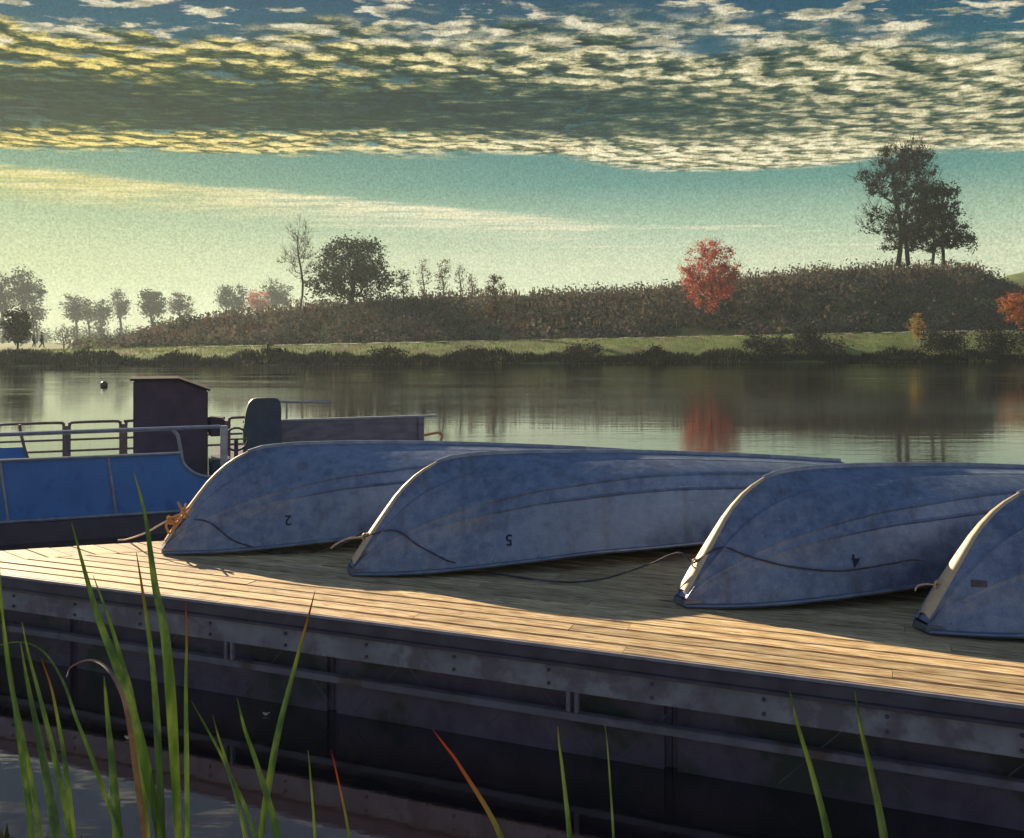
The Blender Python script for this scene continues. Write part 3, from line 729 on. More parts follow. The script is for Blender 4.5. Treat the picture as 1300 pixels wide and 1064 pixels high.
# second, angled section behind the seam
sA, sB = Vector((-3.505, 6.08, 0)), Vector((-2.58, 6.36, 0)); sdv = (sB - sA).normalized(); sn = Vector((-sdv.y, sdv.x, 0))
r2 = empty('dock_section', sA + UP * DZ, math.atan2(sdv.y, sdv.x)); tag(r2, 'short angled wooden dock section behind the seam at the left, bare and sunlit', 'dock')
me = bpy.data.meshes.new('decking'); v = []; f = []; tone = []
th = R(-58)
for i in range(-14, 20):
    # boards run at an angle to the seam, clipped to a strip
    x0 = i * .15; wd = .14; D = .335
    sh = D / math.tan(th)
    n = len(v)
    for z in (-.034, -.002 + random.uniform(-.002, .002)):
        for (q, y) in ((x0, .012), (x0 + wd, .012), (x0 + wd - sh * -1 * 1, D), (x0 - sh * -1, D)): v.append((q, y, z))
    f += [[n, n + 1, n + 2, n + 3][::-1], [n + 4, n + 5, n + 6, n + 7]] + [[n + a, n + (a + 1) % 4, n + 4 + (a + 1) % 4, n + 4 + a] for a in range(4)]
    tone += [random.random()] * 6
me.from_pydata(v, [], f); at = me.attributes.new('tone', 'FLOAT', 'FACE'); at.data.foreach_set('value', tone)
link('decking', me, M['plank'], r2)
mb = MB(); mb.box((0, .17, -.14), (5.6, .30, .2)); mb.build('frame', M['under'], r2)

# ------------------------------------------------------------------ upturned rowing boats
LEN = 4.09
ip = lambda t, tab: float(np.interp(t, [a for a, b in tab], [b for a, b in tab]))
def cr(tab):
    """smooth lookup"""
    xs = np.array([a for a, b in tab]); ys = np.array([b for a, b in tab])
    def f_(t):
        i = int(np.clip(np.searchsorted(xs, t) - 1, 0, len(xs) - 2)); h = xs[i + 1] - xs[i]; u = (t - xs[i]) / h
        def sl(j):
            if j <= 0: return (ys[1] - ys[0]) / (xs[1] - xs[0])
            if j >= len(xs) - 1: return (ys[-1] - ys[-2]) / (xs[-1] - xs[-2])
            a, b = (ys[j] - ys[j - 1]) / (xs[j] - xs[j - 1]), (ys[j + 1] - ys[j]) / (xs[j + 1] - xs[j])
            return 0. if a * b <= 0 else 2 * a * b / (a + b)
        m0, m1 = sl(i) * h, sl(i + 1) * h
        return float((2 * u**3 - 3 * u * u + 1) * ys[i] + (u**3 - 2 * u * u + u) * m0 + (-2 * u**3 + 3 * u * u) * ys[i + 1] + (u**3 - u * u) * m1)
    return f_
f_keel = cr([(0, .05), (.05, .13), (.10, .205), (.187, .325), (.35, .526), (.50, .640), (.685, .708), (.95, .722), (1.3, .716), (1.89, .69), (3, .61), (4.09, .507)])
f_wg = cr([(0, .052), (.10, .115), (.25, .20), (.5, .30), (.9, .41), (1.4, .49), (2.1, .535), (3.2, .53), (4.09, .49)])
f_zg = cr([(0, .0), (.4, .022), (1.0, .065), (1.6, .095), (2.6, .09), (3.4, .045), (4.09, .0)])
f_wf = cr([(0, .040), (.15, .037), (.35, .019), (.6, .009), (1.0, .009), (4.09, .012)])
f_zc = cr([(0, .040), (.15, .17), (.48, .33), (.9, .455), (1.3, .53), (2.0, .575), (3.0, .53), (4.09, .42)])
f_zc2 = cr([(0, .030), (.15, .145), (.48, .285), (.9, .385), (1.3, .445), (2.0, .475), (3.0, .43), (4.09, .32)])
def section(t):
    k, wg, zg, wf = f_keel(t), f_wg(t), f_zg(t), f_wf(t)
    zc, zc2 = min(f_zc(t), k - .012), min(f_zc2(t), k - .03)
    H_ = k - zg
    wide = lambda z, p: wf + (wg - wf) * max(0., (k - z) / H_) ** p
    bl = min(1., max(0., (t - .3) / 1.2)); bl = bl * bl * (3 - 2 * bl)
    wc = wide(zc, .62) * (1 - bl) + wg * .84 * bl
    wc2 = wide(zc2, .66) * (1 - bl) + wg * .90 * bl
    w1 = wf + (wc - wf) * .44; z1 = k - (k - zc) * (.30 * bl + .42 * (1 - bl))
    wm = wc2 + (wg - wc2) * .55; zm = zc2 + (zg - zc2) * .5
    lip = .012 * bl
    pts = [(0, k), (wf * .55, k - wf * .10), (wf, k - wf * .42), (w1 - .012, z1 + .004), (w1, z1 - .006 * bl), (w1 + .012, z1 + .001), (wc - .01, zc + .012), (wc + lip, zc), (wc + lip * .2, zc - .014),
           (wc2 - .006, zc2 + .010), (wc2 + lip * .7, zc2), (wc2, zc2 - .012), (wm, zm), (wg - .01, zg + .05), (wg, zg)]
    return pts
def hull_mesh():
    ts = sorted(set([0, .02, .045, .07, .10, .14, .187, .24, .30, .36, .43, .5, .58, .68, .8, .95] + list(np.linspace(1.1, LEN, 24))))
    v = []; f = []; np_ = None
    for t in ts:
        s_ = section(t); ring = [(t, -y, z) for y, z in s_[::-1]] + [(t, y, z) for y, z in s_[1:]]
        np_ = len(ring); v += ring
    for i in range(len(ts) - 1):
        for j in range(np_ - 1): f.append((i * np_ + j, i * np_ + j + 1, (i + 1) * np_ + j + 1, (i + 1) * np_ + j))
    f.append(tuple(range(np_)))                                     # blunt nose
    return v, f, ts
def make_boat(idx):
    root = empty('rowing_boat', (0, 0, 0))
    v, f, ts = hull_mesh()
    me = bpy.data.meshes.new('hull'); me.from_pydata(v, [], f)
    bm = bmesh.new(); bm.from_mesh(me); bmesh.ops.recalc_face_normals(bm, faces=bm.faces); bm.to_mesh(me); bm.free()
    o = link('hull', me, M['hull'], root); smooth(o, R(32))
    # stem band : the sunlit bow face, painted as a warm strip over the nose
    mb = MB(); sts = [t for t in ts if t <= .8]; cols = (-1.12, -.9, -.5, 0, .5, .9, 1.12)
    sts = [t for t in sts if t >= .02]
    for t in sts:
        k, wf = f_keel(t), f_wf(t); sl = Vector((1, 0, (f_keel(t + .01) - f_keel(t - .01 if t > .01 else t)) / .02)).normalized(); nn = Vector((-sl.z, 0, sl.x))
        for c in cols:
            dep = abs(c) ** 2 * .42
            mb.v.append(Vector((t, c * wf * .98, k - wf * dep)) + nn * (.012 if abs(c) < 1.1 else .002))
    n = len(cols)
    for i in range(len(sts) - 1):
        for j in range(n - 1): mb.f.append([i * n + j, i * n + j + 1, (i + 1) * n + j + 1, (i + 1) * n + j])
    o = mb.build('sunlit_stem_band', M['stem'], root); smooth(o)
    # keel strip
    mb = MB(); b0 = 0; kt = [t for t in ts if t >= .58]
    for t in kt:
        k = f_keel(t)
        for (y, z) in ((-.012, -.004), (-.010, .020), (.010, .020), (.012, -.004)): mb.v.append(Vector((t, y, k + z)))
    for i in range(len(kt) - 1):
        for j in range(3): mb.f.append([i * 4 + j, i * 4 + j + 1, i * 4 + 5 + j, i * 4 + 4 + j])
    mb.f.append([0, 1, 2, 3]); e = (len(kt) - 1) * 4; mb.f.append([e, e + 3, e + 2, e + 1])
    mb.build('keel', M['hull_trim'], root)
    # gunwales
    for sg in (-1, 1):
        mb = MB(); mb.tube([(t, sg * (f_wg(t) + .004), f_zg(t) + .006) for t in ts], .014, 8); mb.build('gunwale', M['hull_trim'], root, sm=True)
    # rows of rivets along the ribs and below the gunwale
    mb = MB()
    def rivet(t, q):
        (y0, z0), (y1, z1) = q; nn = Vector((0, z0 - z1, y1 - y0)).normalized()
        if nn.y < 0: nn = -nn
        c = Vector((t, (y0 + y1) / 2, (z0 + z1) / 2)); uu = Vector((1, 0, 0)); ww = nn.cross(uu); n = len(mb.v)
        for a in range(6): mb.v.append(c + (uu * math.cos(a * 1.047) + ww * math.sin(a * 1.047)) * .0048 - nn * .0006)
        mb.v.append(c + nn * .0028)
        for a in range(6): mb.f.append([n + a, n + (a + 1) % 6, n + 6])
    for t in np.arange(.55, LEN - .1, .44):
        s_ = section(t); P2 = [s_[2], s_[3]], [s_[5], s_[6]], [s_[8], s_[9]], [s_[11], s_[12]], [s_[12], s_[13]]
        for (a, b) in P2:
            L_ = math.dist(a, b); k_ = max(1, int(L_ / .055))
            for i in range(k_):
                f0 = (i + .5) / k_; p = (a[0] + (b[0] - a[0]) * f0, a[1] + (b[1] - a[1]) * f0); e = ((b[0] - a[0]) * .01, (b[1] - a[1]) * .01)
                for sg in (1,): rivet(t, ((p[0] - e[0], p[1] - e[1]), (p[0] + e[0], p[1] + e[1])))
    for t in np.arange(.2, LEN - .05, .06):
        s_ = section(t); a, b = s_[12], s_[13]; p = (a[0] + (b[0] - a[0]) * .82, a[1] + (b[1] - a[1]) * .82); e = ((b[0] - a[0]) * .01, (b[1] - a[1]) * .01)
        rivet(t, ((p[0] - e[0], p[1] - e[1]), (p[0] + e[0], p[1] + e[1])))
    mb.build('rivets', M['hull_trim'], root)['kind'] = 'stuff'
    # transom
    s_ = section(LEN); poly = [(LEN - .012, -y, z) for y, z in s_[::-1]] + [(LEN - .012, y, z) for y, z in s_[1:]]
    mb = MB(); mb.prism(poly, (.02, 0, 0)); mb.build('transom', M['hull'], root)
    # benches inside
    for t in (1.1, 2.1, 3.2):
        mb = MB(); mb.box((t, 0, f_zg(t) + .12), (.24, f_wg(t) * 1.7, .03)); mb.build('bench', M['hull_trim'], root, bev=.004)
    # bow plate and bow eye
    mb = MB(); mb.prism([(-.012, -.055, .004), (-.012, .055, .004), (.16, .13, .012), (.16, -.13, .012)], (0, 0, .034)); mb.build('bow_plate', M['hull_trim'], root, bev=.003)
    t0 = .115; c = Vector((t0 - .022, 0, f_keel(t0)))
    mb = MB(); mb.tube([c + Vector((.016 * math.cos(a), 0, .022 * math.sin(a))) for a in np.linspace(0, 2 * math.pi, 15)], .0055, 6, cap=False)
    mb.box(c + Vector((.022, 0, 0)), (.02, .026, .05)); mb.build('bow_eye', M['stem'], root)
    return root
BD = Vector((3.77, 1.584, 0)).normalized(); BANG = math.atan2(BD.y, BD.x)
bows = [((207, 702), BANG, '2'), ((445, 729), BANG + R(.5), '5'), ((864, 769), BANG, '4'), ((1170, 801), BANG - R(11), '')]
labs = ['upturned blue-grey rowing boat marked 2, farthest left, with orange rope on its bow',
        'upturned blue-grey aluminium rowing boat marked 5, second from the left',
        'upturned blue-grey rowing boat marked 4, third from the left, its stem catching the sun',
        'upturned blue-grey rowing boat without a number, cut by the right edge of the photo']
boat0 = make_boat(0); boats = []; bvhs = []
for i, ((px, py), ang, num) in enumerate(bows):
    if i == 0: o = boat0
    else:
        o = boat0.copy(); COL.objects.link(o)
        for ch in boat0.children:
            c = ch.copy(); COL.objects.link(c); c.parent = o
    Y = (CH - DZ) * F / (py - HOR); X = (px - 650) / F * Y
    o.location = (X, Y, DZ + .006); o.rotation_euler = (0, 0, ang)
    tag(o, labs[i], 'boat', 'upturned rowing boats in a row on the dock'); boats.append(o)
hull_v, hull_f, _ = hull_mesh()
for o in boats:
    mat = Matrix.Translation(o.location) @ Matrix.Rotation(o.rotation_euler.z, 4, 'Z')
    bvhs.append((mat, BVHTree.FromPolygons([mat @ Vector(p) for p in hull_v], hull_f)))
EYE = Vector((0, 0, CH))
def hit(i, px, py):
    d = (P(px, py, 1.) - EYE).normalized(); h = bvhs[i][1].ray_cast(EYE, d)
    return (h[0], h[1]) if h[0] is not None else (None, None)
# painted numbers : upside down, because the boats are
def number(i, ch, px, py):
    c, n = hit(i, px, py)
    if c is None: return
    if n.dot(EYE - c) < 0: n = -n
    cu = bpy.data.curves.new('number', 'FONT'); cu.body = ch; cu.size = .10; cu.align_x = 'CENTER'; cu.align_y = 'CENTER'; cu.extrude = .0008; cu.offset = .0016
    tmp = bpy.data.objects.new('tmp', cu); COL.objects.link(tmp); bpy.context.view_layer.update()
    me = bpy.data.meshes.new_from_object(tmp.evaluated_get(bpy.context.evaluated_depsgraph_get())); bpy.data.objects.remove(tmp)
    up = Vector((0, 0, -1)); up = (up - n * up.dot(n)).normalized(); rt = up.cross(n)
    mat = Matrix.Translation(c + n * .003) @ Matrix((rt, up, n)).transposed().to_4x4()
    me.transform(bvhs[i][0].inverted() @ mat)
    me.materials.clear(); o = link('number_marking', me, M['ink'], boats[i])
number(0, '2', 366, 660); number(1, '5', 646, 685); number(2, '4', 1086, 711)
# registration plate on the last boat
c, n = hit(3, 1243, 741)
if c is not None:
    if n.dot(EYE - c) < 0: n = -n
    up = UP - n * UP.dot(n); up.normalize(); rt = up.cross(n); mi = bvhs[3][0].inverted()
    mb = MB(); mb.box(c + n * .001, (.075, .035, .006), (rt, up, n)); mb.v = [mi @ v_ for v_ in mb.v]
    mb.build('label_plate', M['channel'], boats[3], bev=.002)

# the cord that runs from bow eye to bow eye
def eye_w(i): return bvhs[i][0] @ Vector((.085, 0, f_keel(.115)))
def on_hull(i, px, py, off=.010):
    c, n = hit(i, px, py)
    if c is None: return None
    return c + (EYE - c).normalized() * off
def rope(name, pts, r, mat, label, n=5, twist=True):
    pts = [p for p in pts if p is not None]; sp = spline(pts, n)
    mb = MB(); rr = [r * (1 + (.22 * math.sin(k * 2.1) if twist else 0)) for k in range(len(sp))]
    mb.tube(sp, rr, 6); o = mb.build(name, mat); smooth(o); tag(o, label, 'rope'); return o
e0, e1_, e2, e3 = [eye_w(i) for i in range(4)]
dkp = lambda px, py, z=.012: Vector(((px - 650) / F * ((CH - DZ - z) * F / (py - HOR)), (CH - DZ - z) * F / (py - HOR), DZ + z))
rope('cord', [e0, on_hull(0, 262, 662), on_hull(0, 292, 684), on_hull(0, 312, 692) or None, dkp(350, 702), dkp(400, 700), P(440, 688, 5.95), P(462, 675, 5.86), e1_], .0052, M['rope'],
     'thin dark cord hanging from the bow of the farthest left boat down to the deck')
rope('cord', [e1_, on_hull(1, 500, 673), on_hull(1, 530, 692), on_hull(1, 560, 708), on_hull(1, 572, 713), dkp(620, 726), dkp(700, 738), dkp(760, 736), P(820, 718, 5.25), P(860, 702, 5.14), e2], .0052, M['rope'],
     'thin dark cord running below the gunwale of the boat marked 5')
rope('cord', [e2, on_hull(2, 915, 695), on_hull(2, 950, 706), on_hull(2, 1000, 719), on_hull(2, 1060, 725, .03), on_hull(2, 1100, 721, .08), on_hull(2, 1130, 716, .2), P(1170, 712, 4.78), e3], .0052, M['rope'],
     'thin dark cord draped across boat 4 to the bow of the last boat')
rope('rope_end', [e1_, e1_ + Vector((-.10, -.03, -.005)), e1_ + Vector((-.17, -.05, -.035)), e1_ + Vector((-.20, -.06, -.06))], .0065, M['pale_rope'], 'short pale rope end sticking out from the bow of boat 5')
rope('rope_end', [e3, e3 + Vector((-.06, -.02, .012)), e3 + Vector((-.11, -.03, .004)), e3 + Vector((-.125, -.035, -.02))], .0045, M['pale_rope'], 'pale wire loop hooked on the bow eye of the last boat')
# orange rope knotted on the first bow and its tail on the dock
k0 = e0 + Vector((-.02, -.04, 0))
mb = MB()
def twig(*q, r=.008): mb.tube(spline([Vector(p) for p in q], 4), r, 6)
Yk = k0.y
K = lambda px, py, dy=0.: P(px, py, Yk + dy)
twig(K(226, 637), K(230, 645), K(235, 652), K(238, 658, .02)); twig(K(235, 650), K(222, 656), K(214, 660), K(211, 668), K(216, 678), K(220, 670), K(228, 660), K(234, 652))
twig(K(236, 640), K(233, 648), K(226, 656), K(218, 664, .01)); twig(K(240, 644), K(234, 650), K(230, 660), K(224, 668), K(216, 680))
for a in range(3): mb.tube([k0 + Vector((.022 * math.cos(t + a), .012 * math.sin(3 * t + a), .024 * math.sin(t))) for t in np.linspace(0, 6.28, 13)], .009, 6)
o = mb.build('knotted_rope', M['orange_rope']); smooth(o); tag(o, 'frayed orange rope knotted on the bow of boat 2', 'rope')
rope('rope_end', [K(213, 661), K(200, 668, .02), K(190, 674, .05), K(176, 680, .1), P(160, 685, 6.72), P(150, 686, 6.75)], .007, M['pale_rope'], 'pale rope tail running down from the orange knot to the dock', twist=False)

# ------------------------------------------------------------------ pontoon boats on the left
PK = 1.38      # the boats are 1.38 x the size first measured against the dock
A0 = Vector((-3.81, 6.60, 0)); AD = Vector((.933, .358, 0)).normalized(); AN = Vector((-AD.y, AD.x, 0))
pb = empty('pontoon_boat', A0, math.atan2(AD.y, AD.x)); tag(pb, 'pontoon boat with blue side panels and a dark console, moored behind the dock', 'boat')
def pbx(name, s0, s1, d0, d1, z0, z1, mat, parent=None, bev=.006):
    mb = MB(); mb.box(((s0 + s1) / 2, (d0 + d1) / 2, (z0 + z1) / 2), (s1 - s0, d1 - d0, z1 - z0)); return mb.build(name, mat, parent or pb, bev=bev)
def ptube(name, pts, r, mat, parent=None, n=8):
    mb = MB(); mb.tube(pts, r, n); return mb.build(name, mat, parent or pb, sm=True)
S1, S2 = 1.255, 2.35
arc = [(S1 - .00, 1.18), (S1 + .02, 1.12), (S1 + .06, 1.06), (S1 + .12, 1.015), (S1 + .20, .990), (S1 + .34, .985)]
poly = [(-2.6, 0, .73), (S2, 0, .73), (S2, 0, .985)] + [(s_, 0, z) for s_, z in arc[::-1]] + [(-2.6, 0, 1.18)]
mb = MB(); mb.prism(poly, (0, .012, 0)); panel = mb.build('side_panel', M['blue'], pb)
ptube('rail', [(-2.6, -.008, 1.185), (S1, -.008, 1.185)], .013, M['rail'])
ptube('rail', [(-2.6, -.012, .728), (S2, -.012, .728)], .014, M['rail'])
ptube('rail', [(-2.6, 0, 1.372), (1.56, 0, 1.385)], .017, M['rail'])
ptube('stanchion', spline([(S1 - .06, -.004, 1.375), (S1 - .02, -.004, 1.33), (S1, -.006, 1.24)] + [(s_, -.008, z) for s_, z in arc[1:]] + [(S2, -.008, .985)], 4), .013, M['rail'])
for s_ in (-1.35, .035, .77): ptube('stanchion', [(s_ - .035, -.004, 1.18), (s_ + .02, -.004, .73)], .011, M['rail'])
pbx('post', 1.56, 1.615, -.02, .035, .60, 1.392, M['rail'])
pbx('deck', -2.7, 2.45, -.07, 2.35, .50, .715, M['boatdeck'])
for d in (.25, 1.95):
    ptube('pontoon', [(-2.8, d, .42), (2.1, d, .42), (2.4, d, .46), (2.6, d, .52)], [.27, .27, .2, .03], M['float'], n=20)
# far fence : rounded brown frames
def frame(s0, s1, z0, z1, d, mat, mids=(), r=.014, rc=.05):
    pts = [(s0, d, z0), (s0, d, z1 - rc), (s0 + rc * .3, d, z1 - rc * .3), (s0 + rc, d, z1), (s1 - rc, d, z1), (s1 - rc * .3, d, z1 - rc * .3), (s1, d, z1 - rc), (s1, d, z0)]
    mb = MB(); mb.tube(spline(pts, 3), r, 8)
    for z in mids: mb.tube([(s0, d, z), (s1, d, z)], r * .8, 8)
    return mb
def sof(px, d):       # where pixel column px meets the fence line at offset d
    q = A0 + AN * d; k = (px - 650) / F
    return (k * q.y - q.x) / (AD.x - k * AD.y)
DF = 2.25
for (p0, p1) in ((-90, -8), (-2, 81), (88, 153), (160, 283), (291, 352)):
    frame(sof(p0, DF), sof(p1, DF), .71, 1.27, DF, 0, (1.10, .99)).build('railing', M['brown_rail'], pb, sm=True)
for px in (84.5, 156, 287):
    s_ = sof(px, DF); pbx('post', s_ - .028, s_ + .028, DF - .02, DF + .02, .71, 1.24, M['brown_rail'])
s_ = sof(28, DF - .05)
poly = [(s_ - 1.6, DF - .05, .73), (s_ + .14, DF - .05, .73), (s_ + .10, DF - .05, .85), (s_ + .05, DF - .05, .95), (s_ + .02, DF - .05, 1.05), (s_ - 1.6, DF - .05, 1.05)]
mb = MB(); mb.prism(poly, (0, .012, 0)); mb.build('side_panel', M['blue'], pb)
ptube('stanchion', spline([(s_ - .02, DF - .07, 1.27), (s_, DF - .07, 1.15), (s_ + .04, DF - .07, .98), (s_ + .10, DF - .07, .84), (s_ + .2, DF - .07, .80)], 4), .014, M['brown_rail'])
# console
dc = 1.0; c0, c1 = sof(169, dc), sof(264, dc + .0)
con = MB()
Yc = (A0 + AN * dc + AD * c0).y
zt = CH - (484 - HOR) * Yc / F; zt2 = CH - (497 - HOR) * (A0 + AN * dc + AD * c1).y / F; cm = c0 + (c1 - c0) * .6
con.prism([(c0, dc, .715), (c1, dc, .715), (c1, dc, zt2), (cm, dc, zt), (c0, dc, zt)], (0, .5, 0))
co = con.build('console', M['console'], pb, bev=.01)
con = MB(); con.prism([(c0 - .025, dc - .03, zt + .003), (cm, dc - .03, zt + .003), (c1 + .02, dc - .03, zt2 + .001), (c1 + .02, dc - .03, zt2 + .018), (cm, dc - .03, zt + .022), (c0 - .025, dc - .03, zt + .022)], (0, .56, 0))
con.build('lid', M['lid'], co)
# bracket, wheel
b0, b1 = c1 + .012, sof(283, dc)
pbx('side_box', b0, b1 + .02, dc + .05, dc + .4, 1.20, 1.36, M['console'], bev=.015)
pbx('locker', c1 + .02, sof(281, dc) + .1, dc + .1, dc + .5, .716, .98, M['seat'], bev=.02)
mb = MB(); wc_ = Vector((sof(300, 1.5), 1.5, 1.12)); mb.tube([wc_ + Vector((.11 * math.cos(a), .02, .11 * math.sin(a))) for a in np.linspace(0, 6.283, 20)], .012, 6, cap=False)
mb.tube([wc_ + Vector((-.11, .02, 0)), wc_ + Vector((.11, .02, 0))], .009, 6); mb.tube([wc_ + Vector((0, .02, .0)), wc_ + Vector((.0, .08, -.40))], .02, 8)
mb.build('steering_wheel', M['channel'], pb, sm=True)

# second pontoon boat
B0 = P(356, 534, 9.60); B0.z = 0; 
q2 = empty('pontoon_boat', B0, math.atan2(AD.y, AD.x)); tag(q2, 'grey-sided pontoon boat with a high-backed seat, moored behind the leftmost upturned boat', 'boat')
BL = 1.60
ZT = CH - (534 - HOR) * 9.60 / F
def qb(name, s0, s1, d0, d1, z0, z1, mat, parent=None, bev=.006):
    mb = MB(); mb.box(((s0 + s1) / 2, (d0 + d1) / 2, (z0 + z1) / 2), (s1 - s0, d1 - d0, z1 - z0)); return mb.build(name, mat, parent or q2, bev=bev)
qb('side_panel', -.36, BL, 0, .02, .74, ZT - .012, M['tin'])
qb('top_rail', -.40, BL + .16, -.035, .05, ZT - .010, ZT + .012, M['rail'], bev=.008)
qb('post', BL - .07, BL, -.022, -.002, .74, ZT - .0105, M['tin']); qb('post', -.01, .012, -.022, -.002, .74, ZT - .0105, M['tin'])
ptube('lower_rail', [(-.36, -.014, ZT - .31), (BL - .08, -.014, ZT - .31)], .010, M['rail'], q2)
qb('deck', -.6, BL + .1, -.05, 2.2, .52, .735, M['boatdeck'])
for d in (.25, 1.85): ptube('pontoon', [(-.5, d, .42), (BL, d, .42), (BL + .3, d, .5)], [.27, .27, .05], M['float'], q2, n=20)
ptube('far_rail', [(.15, 2.0, 1.29), (.30, 2.0, 1.285), (.88, 2.0, 1.265)], .017, M['rail'], q2)
for s_ in (.3,): ptube('stanchion', [(s_, 2.0, .735), (s_, 2.0, 1.27)], .014, M['rail'], q2)
mb = MB(); mb.tube(spline([(BL + .01, .02, ZT - .22), (BL + .12, .0, ZT - .20), (BL + .19, 0, ZT - .20), (BL + .22, 0, ZT - .24), (BL + .20, 0, ZT - .29)], 4), .016, 8)
mb.build('mooring_cleat', M['orange_rope'], q2, sm=True)
# high-backed seat
sb = MB(); w0, w1 = -.385, -.015
def seatback(z, s0, s1, d0=-.14, d1=-.04): return [(s0, d0, z), (s1, d0, z), (s1, d1, z), (s0, d1, z)]
prof = [(.74, -.40, -.005), (1.16, -.40, -.005), (1.20, -.385, -.010), (1.30, -.375, -.008), (1.39, -.355, -.010), (1.45, -.325, -.025), (1.475, -.28, -.06)]
for z, s0, s1 in prof: sb.v += [Vector(p) for p in seatback(z, s0, s1, -.20 if z < 1.17 else -.17, -.05)]
for i in range(len(prof) - 1):
    for j in range(4): sb.f.append([i * 4 + j, i * 4 + (j + 1) % 4, i * 4 + 4 + (j + 1) % 4, i * 4 + 4 + j])
sb.f.append([0, 3, 2, 1]); e = (len(prof) - 1) * 4; sb.f.append([e, e + 1, e + 2, e + 3])
sb.build('seat', M['seat'], q2, bev=.012, sm=True)

for o in (pb, q2):
    o.scale = (PK,) * 3; o.location = (o.location.x * PK, o.location.y * PK, CH - CH * PK)

# ------------------------------------------------------------------ buoy and floating leaves
bp_ = P(132, 491, 40.9)
by = empty('buoy', (bp_.x, bp_.y, 0)); tag(by, 'small dark round buoy floating on the lake at the left', 'buoy')
me = bpy.data.meshes.new('float'); bm = bmesh.new(); bmesh.ops.create_uvsphere(bm, u_segments=20, v_segments=14, radius=.17)
for v_ in bm.verts: v_.co.z = v_.co.z * .95 + .09
bm.to_mesh(me); bm.free(); smooth(link('float', me, material('buoy_plastic', (.03, .02, .022), (.05, .03, .03), .4, 0, 8.), by))
mb = MB(); mb.tube([(.03 * math.cos(a), 0, .29 + .03 * math.sin(a)) for a in np.linspace(0, 6.283, 13)], .009, 6, cap=False); mb.tube([(-.0, 0, .24), (0, 0, .27)], .02, 8)
mb.build('ring', M['stem'], by)

# ------------------------------------------------------------------ two walkers on the far bank
def person(px, feet, Y, h, facing, label, stride, jacket, trous):
    p = P(px, feet, Y); root = empty('person', (p.x, p.y, p.z), facing); tag(root, label, 'person', None)
    k = h / 1.75
    J = {'pel': (0, 0, .93), 'waist': (0, 0, 1.10), 'chest': (.01, 0, 1.30), 'neck': (.02, 0, 1.48), 'head0': (.03, 0, 1.56), 'head1': (.035, 0, 1.66), 'head2': (.03, 0, 1.71),
         'hl': (0, .09, .90), 'kl': (.10 * stride + .05, .09, .50), 'al': (.22 * stride - .02, .09, .09), 'tl': (.22 * stride + .16, .10, .04),
         'hr': (0, -.09, .90), 'kr': (-.02 * stride + .04, -.09, .49), 'ar': (-.26 * stride, -.09, .12), 'tr': (-.26 * stride + .17, -.10, .05),
         'sl': (0, .19, 1.40), 'el': (-.10 * stride, .23, 1.14), 'wl': (.0, .22, .90), 'fl': (.03, .21, .80),
         'sr': (0, -.19, 1.40), 'er': (.02 * stride, -.23, 1.14), 'wr': (.20 * stride, -.21, .94), 'fr': (.25 * stride, -.20, .86)}
    Rr = dict(pel=.145, waist=.13, chest=.15, neck=.058, head0=.075, head1=.098, head2=.075, hl=.095, kl=.062, al=.042, tl=.035, hr=.095, kr=.062, ar=.042, tr=.035,
              sl=.062, el=.045, wl=.03, fl=.035, sr=.062, er=.045, wr=.03, fr=.035)
    def skin(name, bones, mat, grow=0., par=root):
        names = []; [names.append(x) for b in bones for x in b if x not in names]
        me = bpy.data.meshes.new(name); me.from_pydata([tuple(c * k for c in J[x]) for x in names], [(names.index(a), names.index(b)) for a, b in bones], [])
        o = link(name, me, mat, par); md = o.modifiers.new('skin', 'SKIN')
        lay = me.skin_vertices[0].data if me.skin_vertices else None
        if lay is None:
            bm = bmesh.new(); bm.from_mesh(me); bm.verts.layers.skin.verify(); bm.to_mesh(me); bm.free(); lay = me.skin_vertices[0].data
        for i, x in enumerate(names): lay[i].radius = ((Rr[x] + grow) * k,) * 2; lay[i].use_root = (i == 0)
        sub = o.modifiers.new('sub', 'SUBSURF'); sub.levels = 1; sub.render_levels = 1
        return o
    body = skin('body', [('pel', 'waist'), ('waist', 'chest'), ('chest', 'neck'), ('neck', 'head0'), ('head0', 'head1'), ('head1', 'head2'), ('pel', 'hl'), ('hl', 'kl'), ('kl', 'al'), ('al', 'tl'),
                  ('pel', 'hr'), ('hr', 'kr'), ('kr', 'ar'), ('ar', 'tr'), ('chest', 'sl'), ('sl', 'el'), ('el', 'wl'), ('wl', 'fl'), ('chest', 'sr'), ('sr', 'er'), ('er', 'wr'), ('wr', 'fr')],
                material('skin_tone', (.35, .2, .14)))
    skin('jacket', [('pel', 'waist'), ('waist', 'chest'), ('chest', 'sl'), ('sl', 'el'), ('el', 'wl'), ('chest', 'sr'), ('sr', 'er'), ('er', 'wr')], jacket, .022)
    skin('trousers', [('pel', 'hl'), ('hl', 'kl'), ('kl', 'al'), ('pel', 'hr'), ('hr', 'kr'), ('kr', 'ar')], trous, .016)
    bm = bmesh.new(); bmesh.ops.create_uvsphere(bm, u_segments=12, v_segments=8, radius=.112 * k)
    for v_ in bm.verts: v_.co += Vector((.015, 0, 1.675)) * k
    bmesh.ops.delete(bm, geom=[v_ for v_ in bm.verts if v_.co.x > .075 * k and v_.co.z < 1.70 * k], context='VERTS')
    me = bpy.data.meshes.new('hair'); bm.to_mesh(me); bm.free(); smooth(link('hair', me, material('dark_hair', (.03, .022, .018)), root))
dk1 = material('dark_jacket', (.02, .022, .03)); dk2 = material('dark_trousers', (.018, .018, .022)); dk3 = material('green_jacket', (.02, .04, .03))
person(53, 442.5, 86, 1.62, R(20), 'person in dark clothes in mid-stride, right one of the two walkers', 1., dk1, dk2)
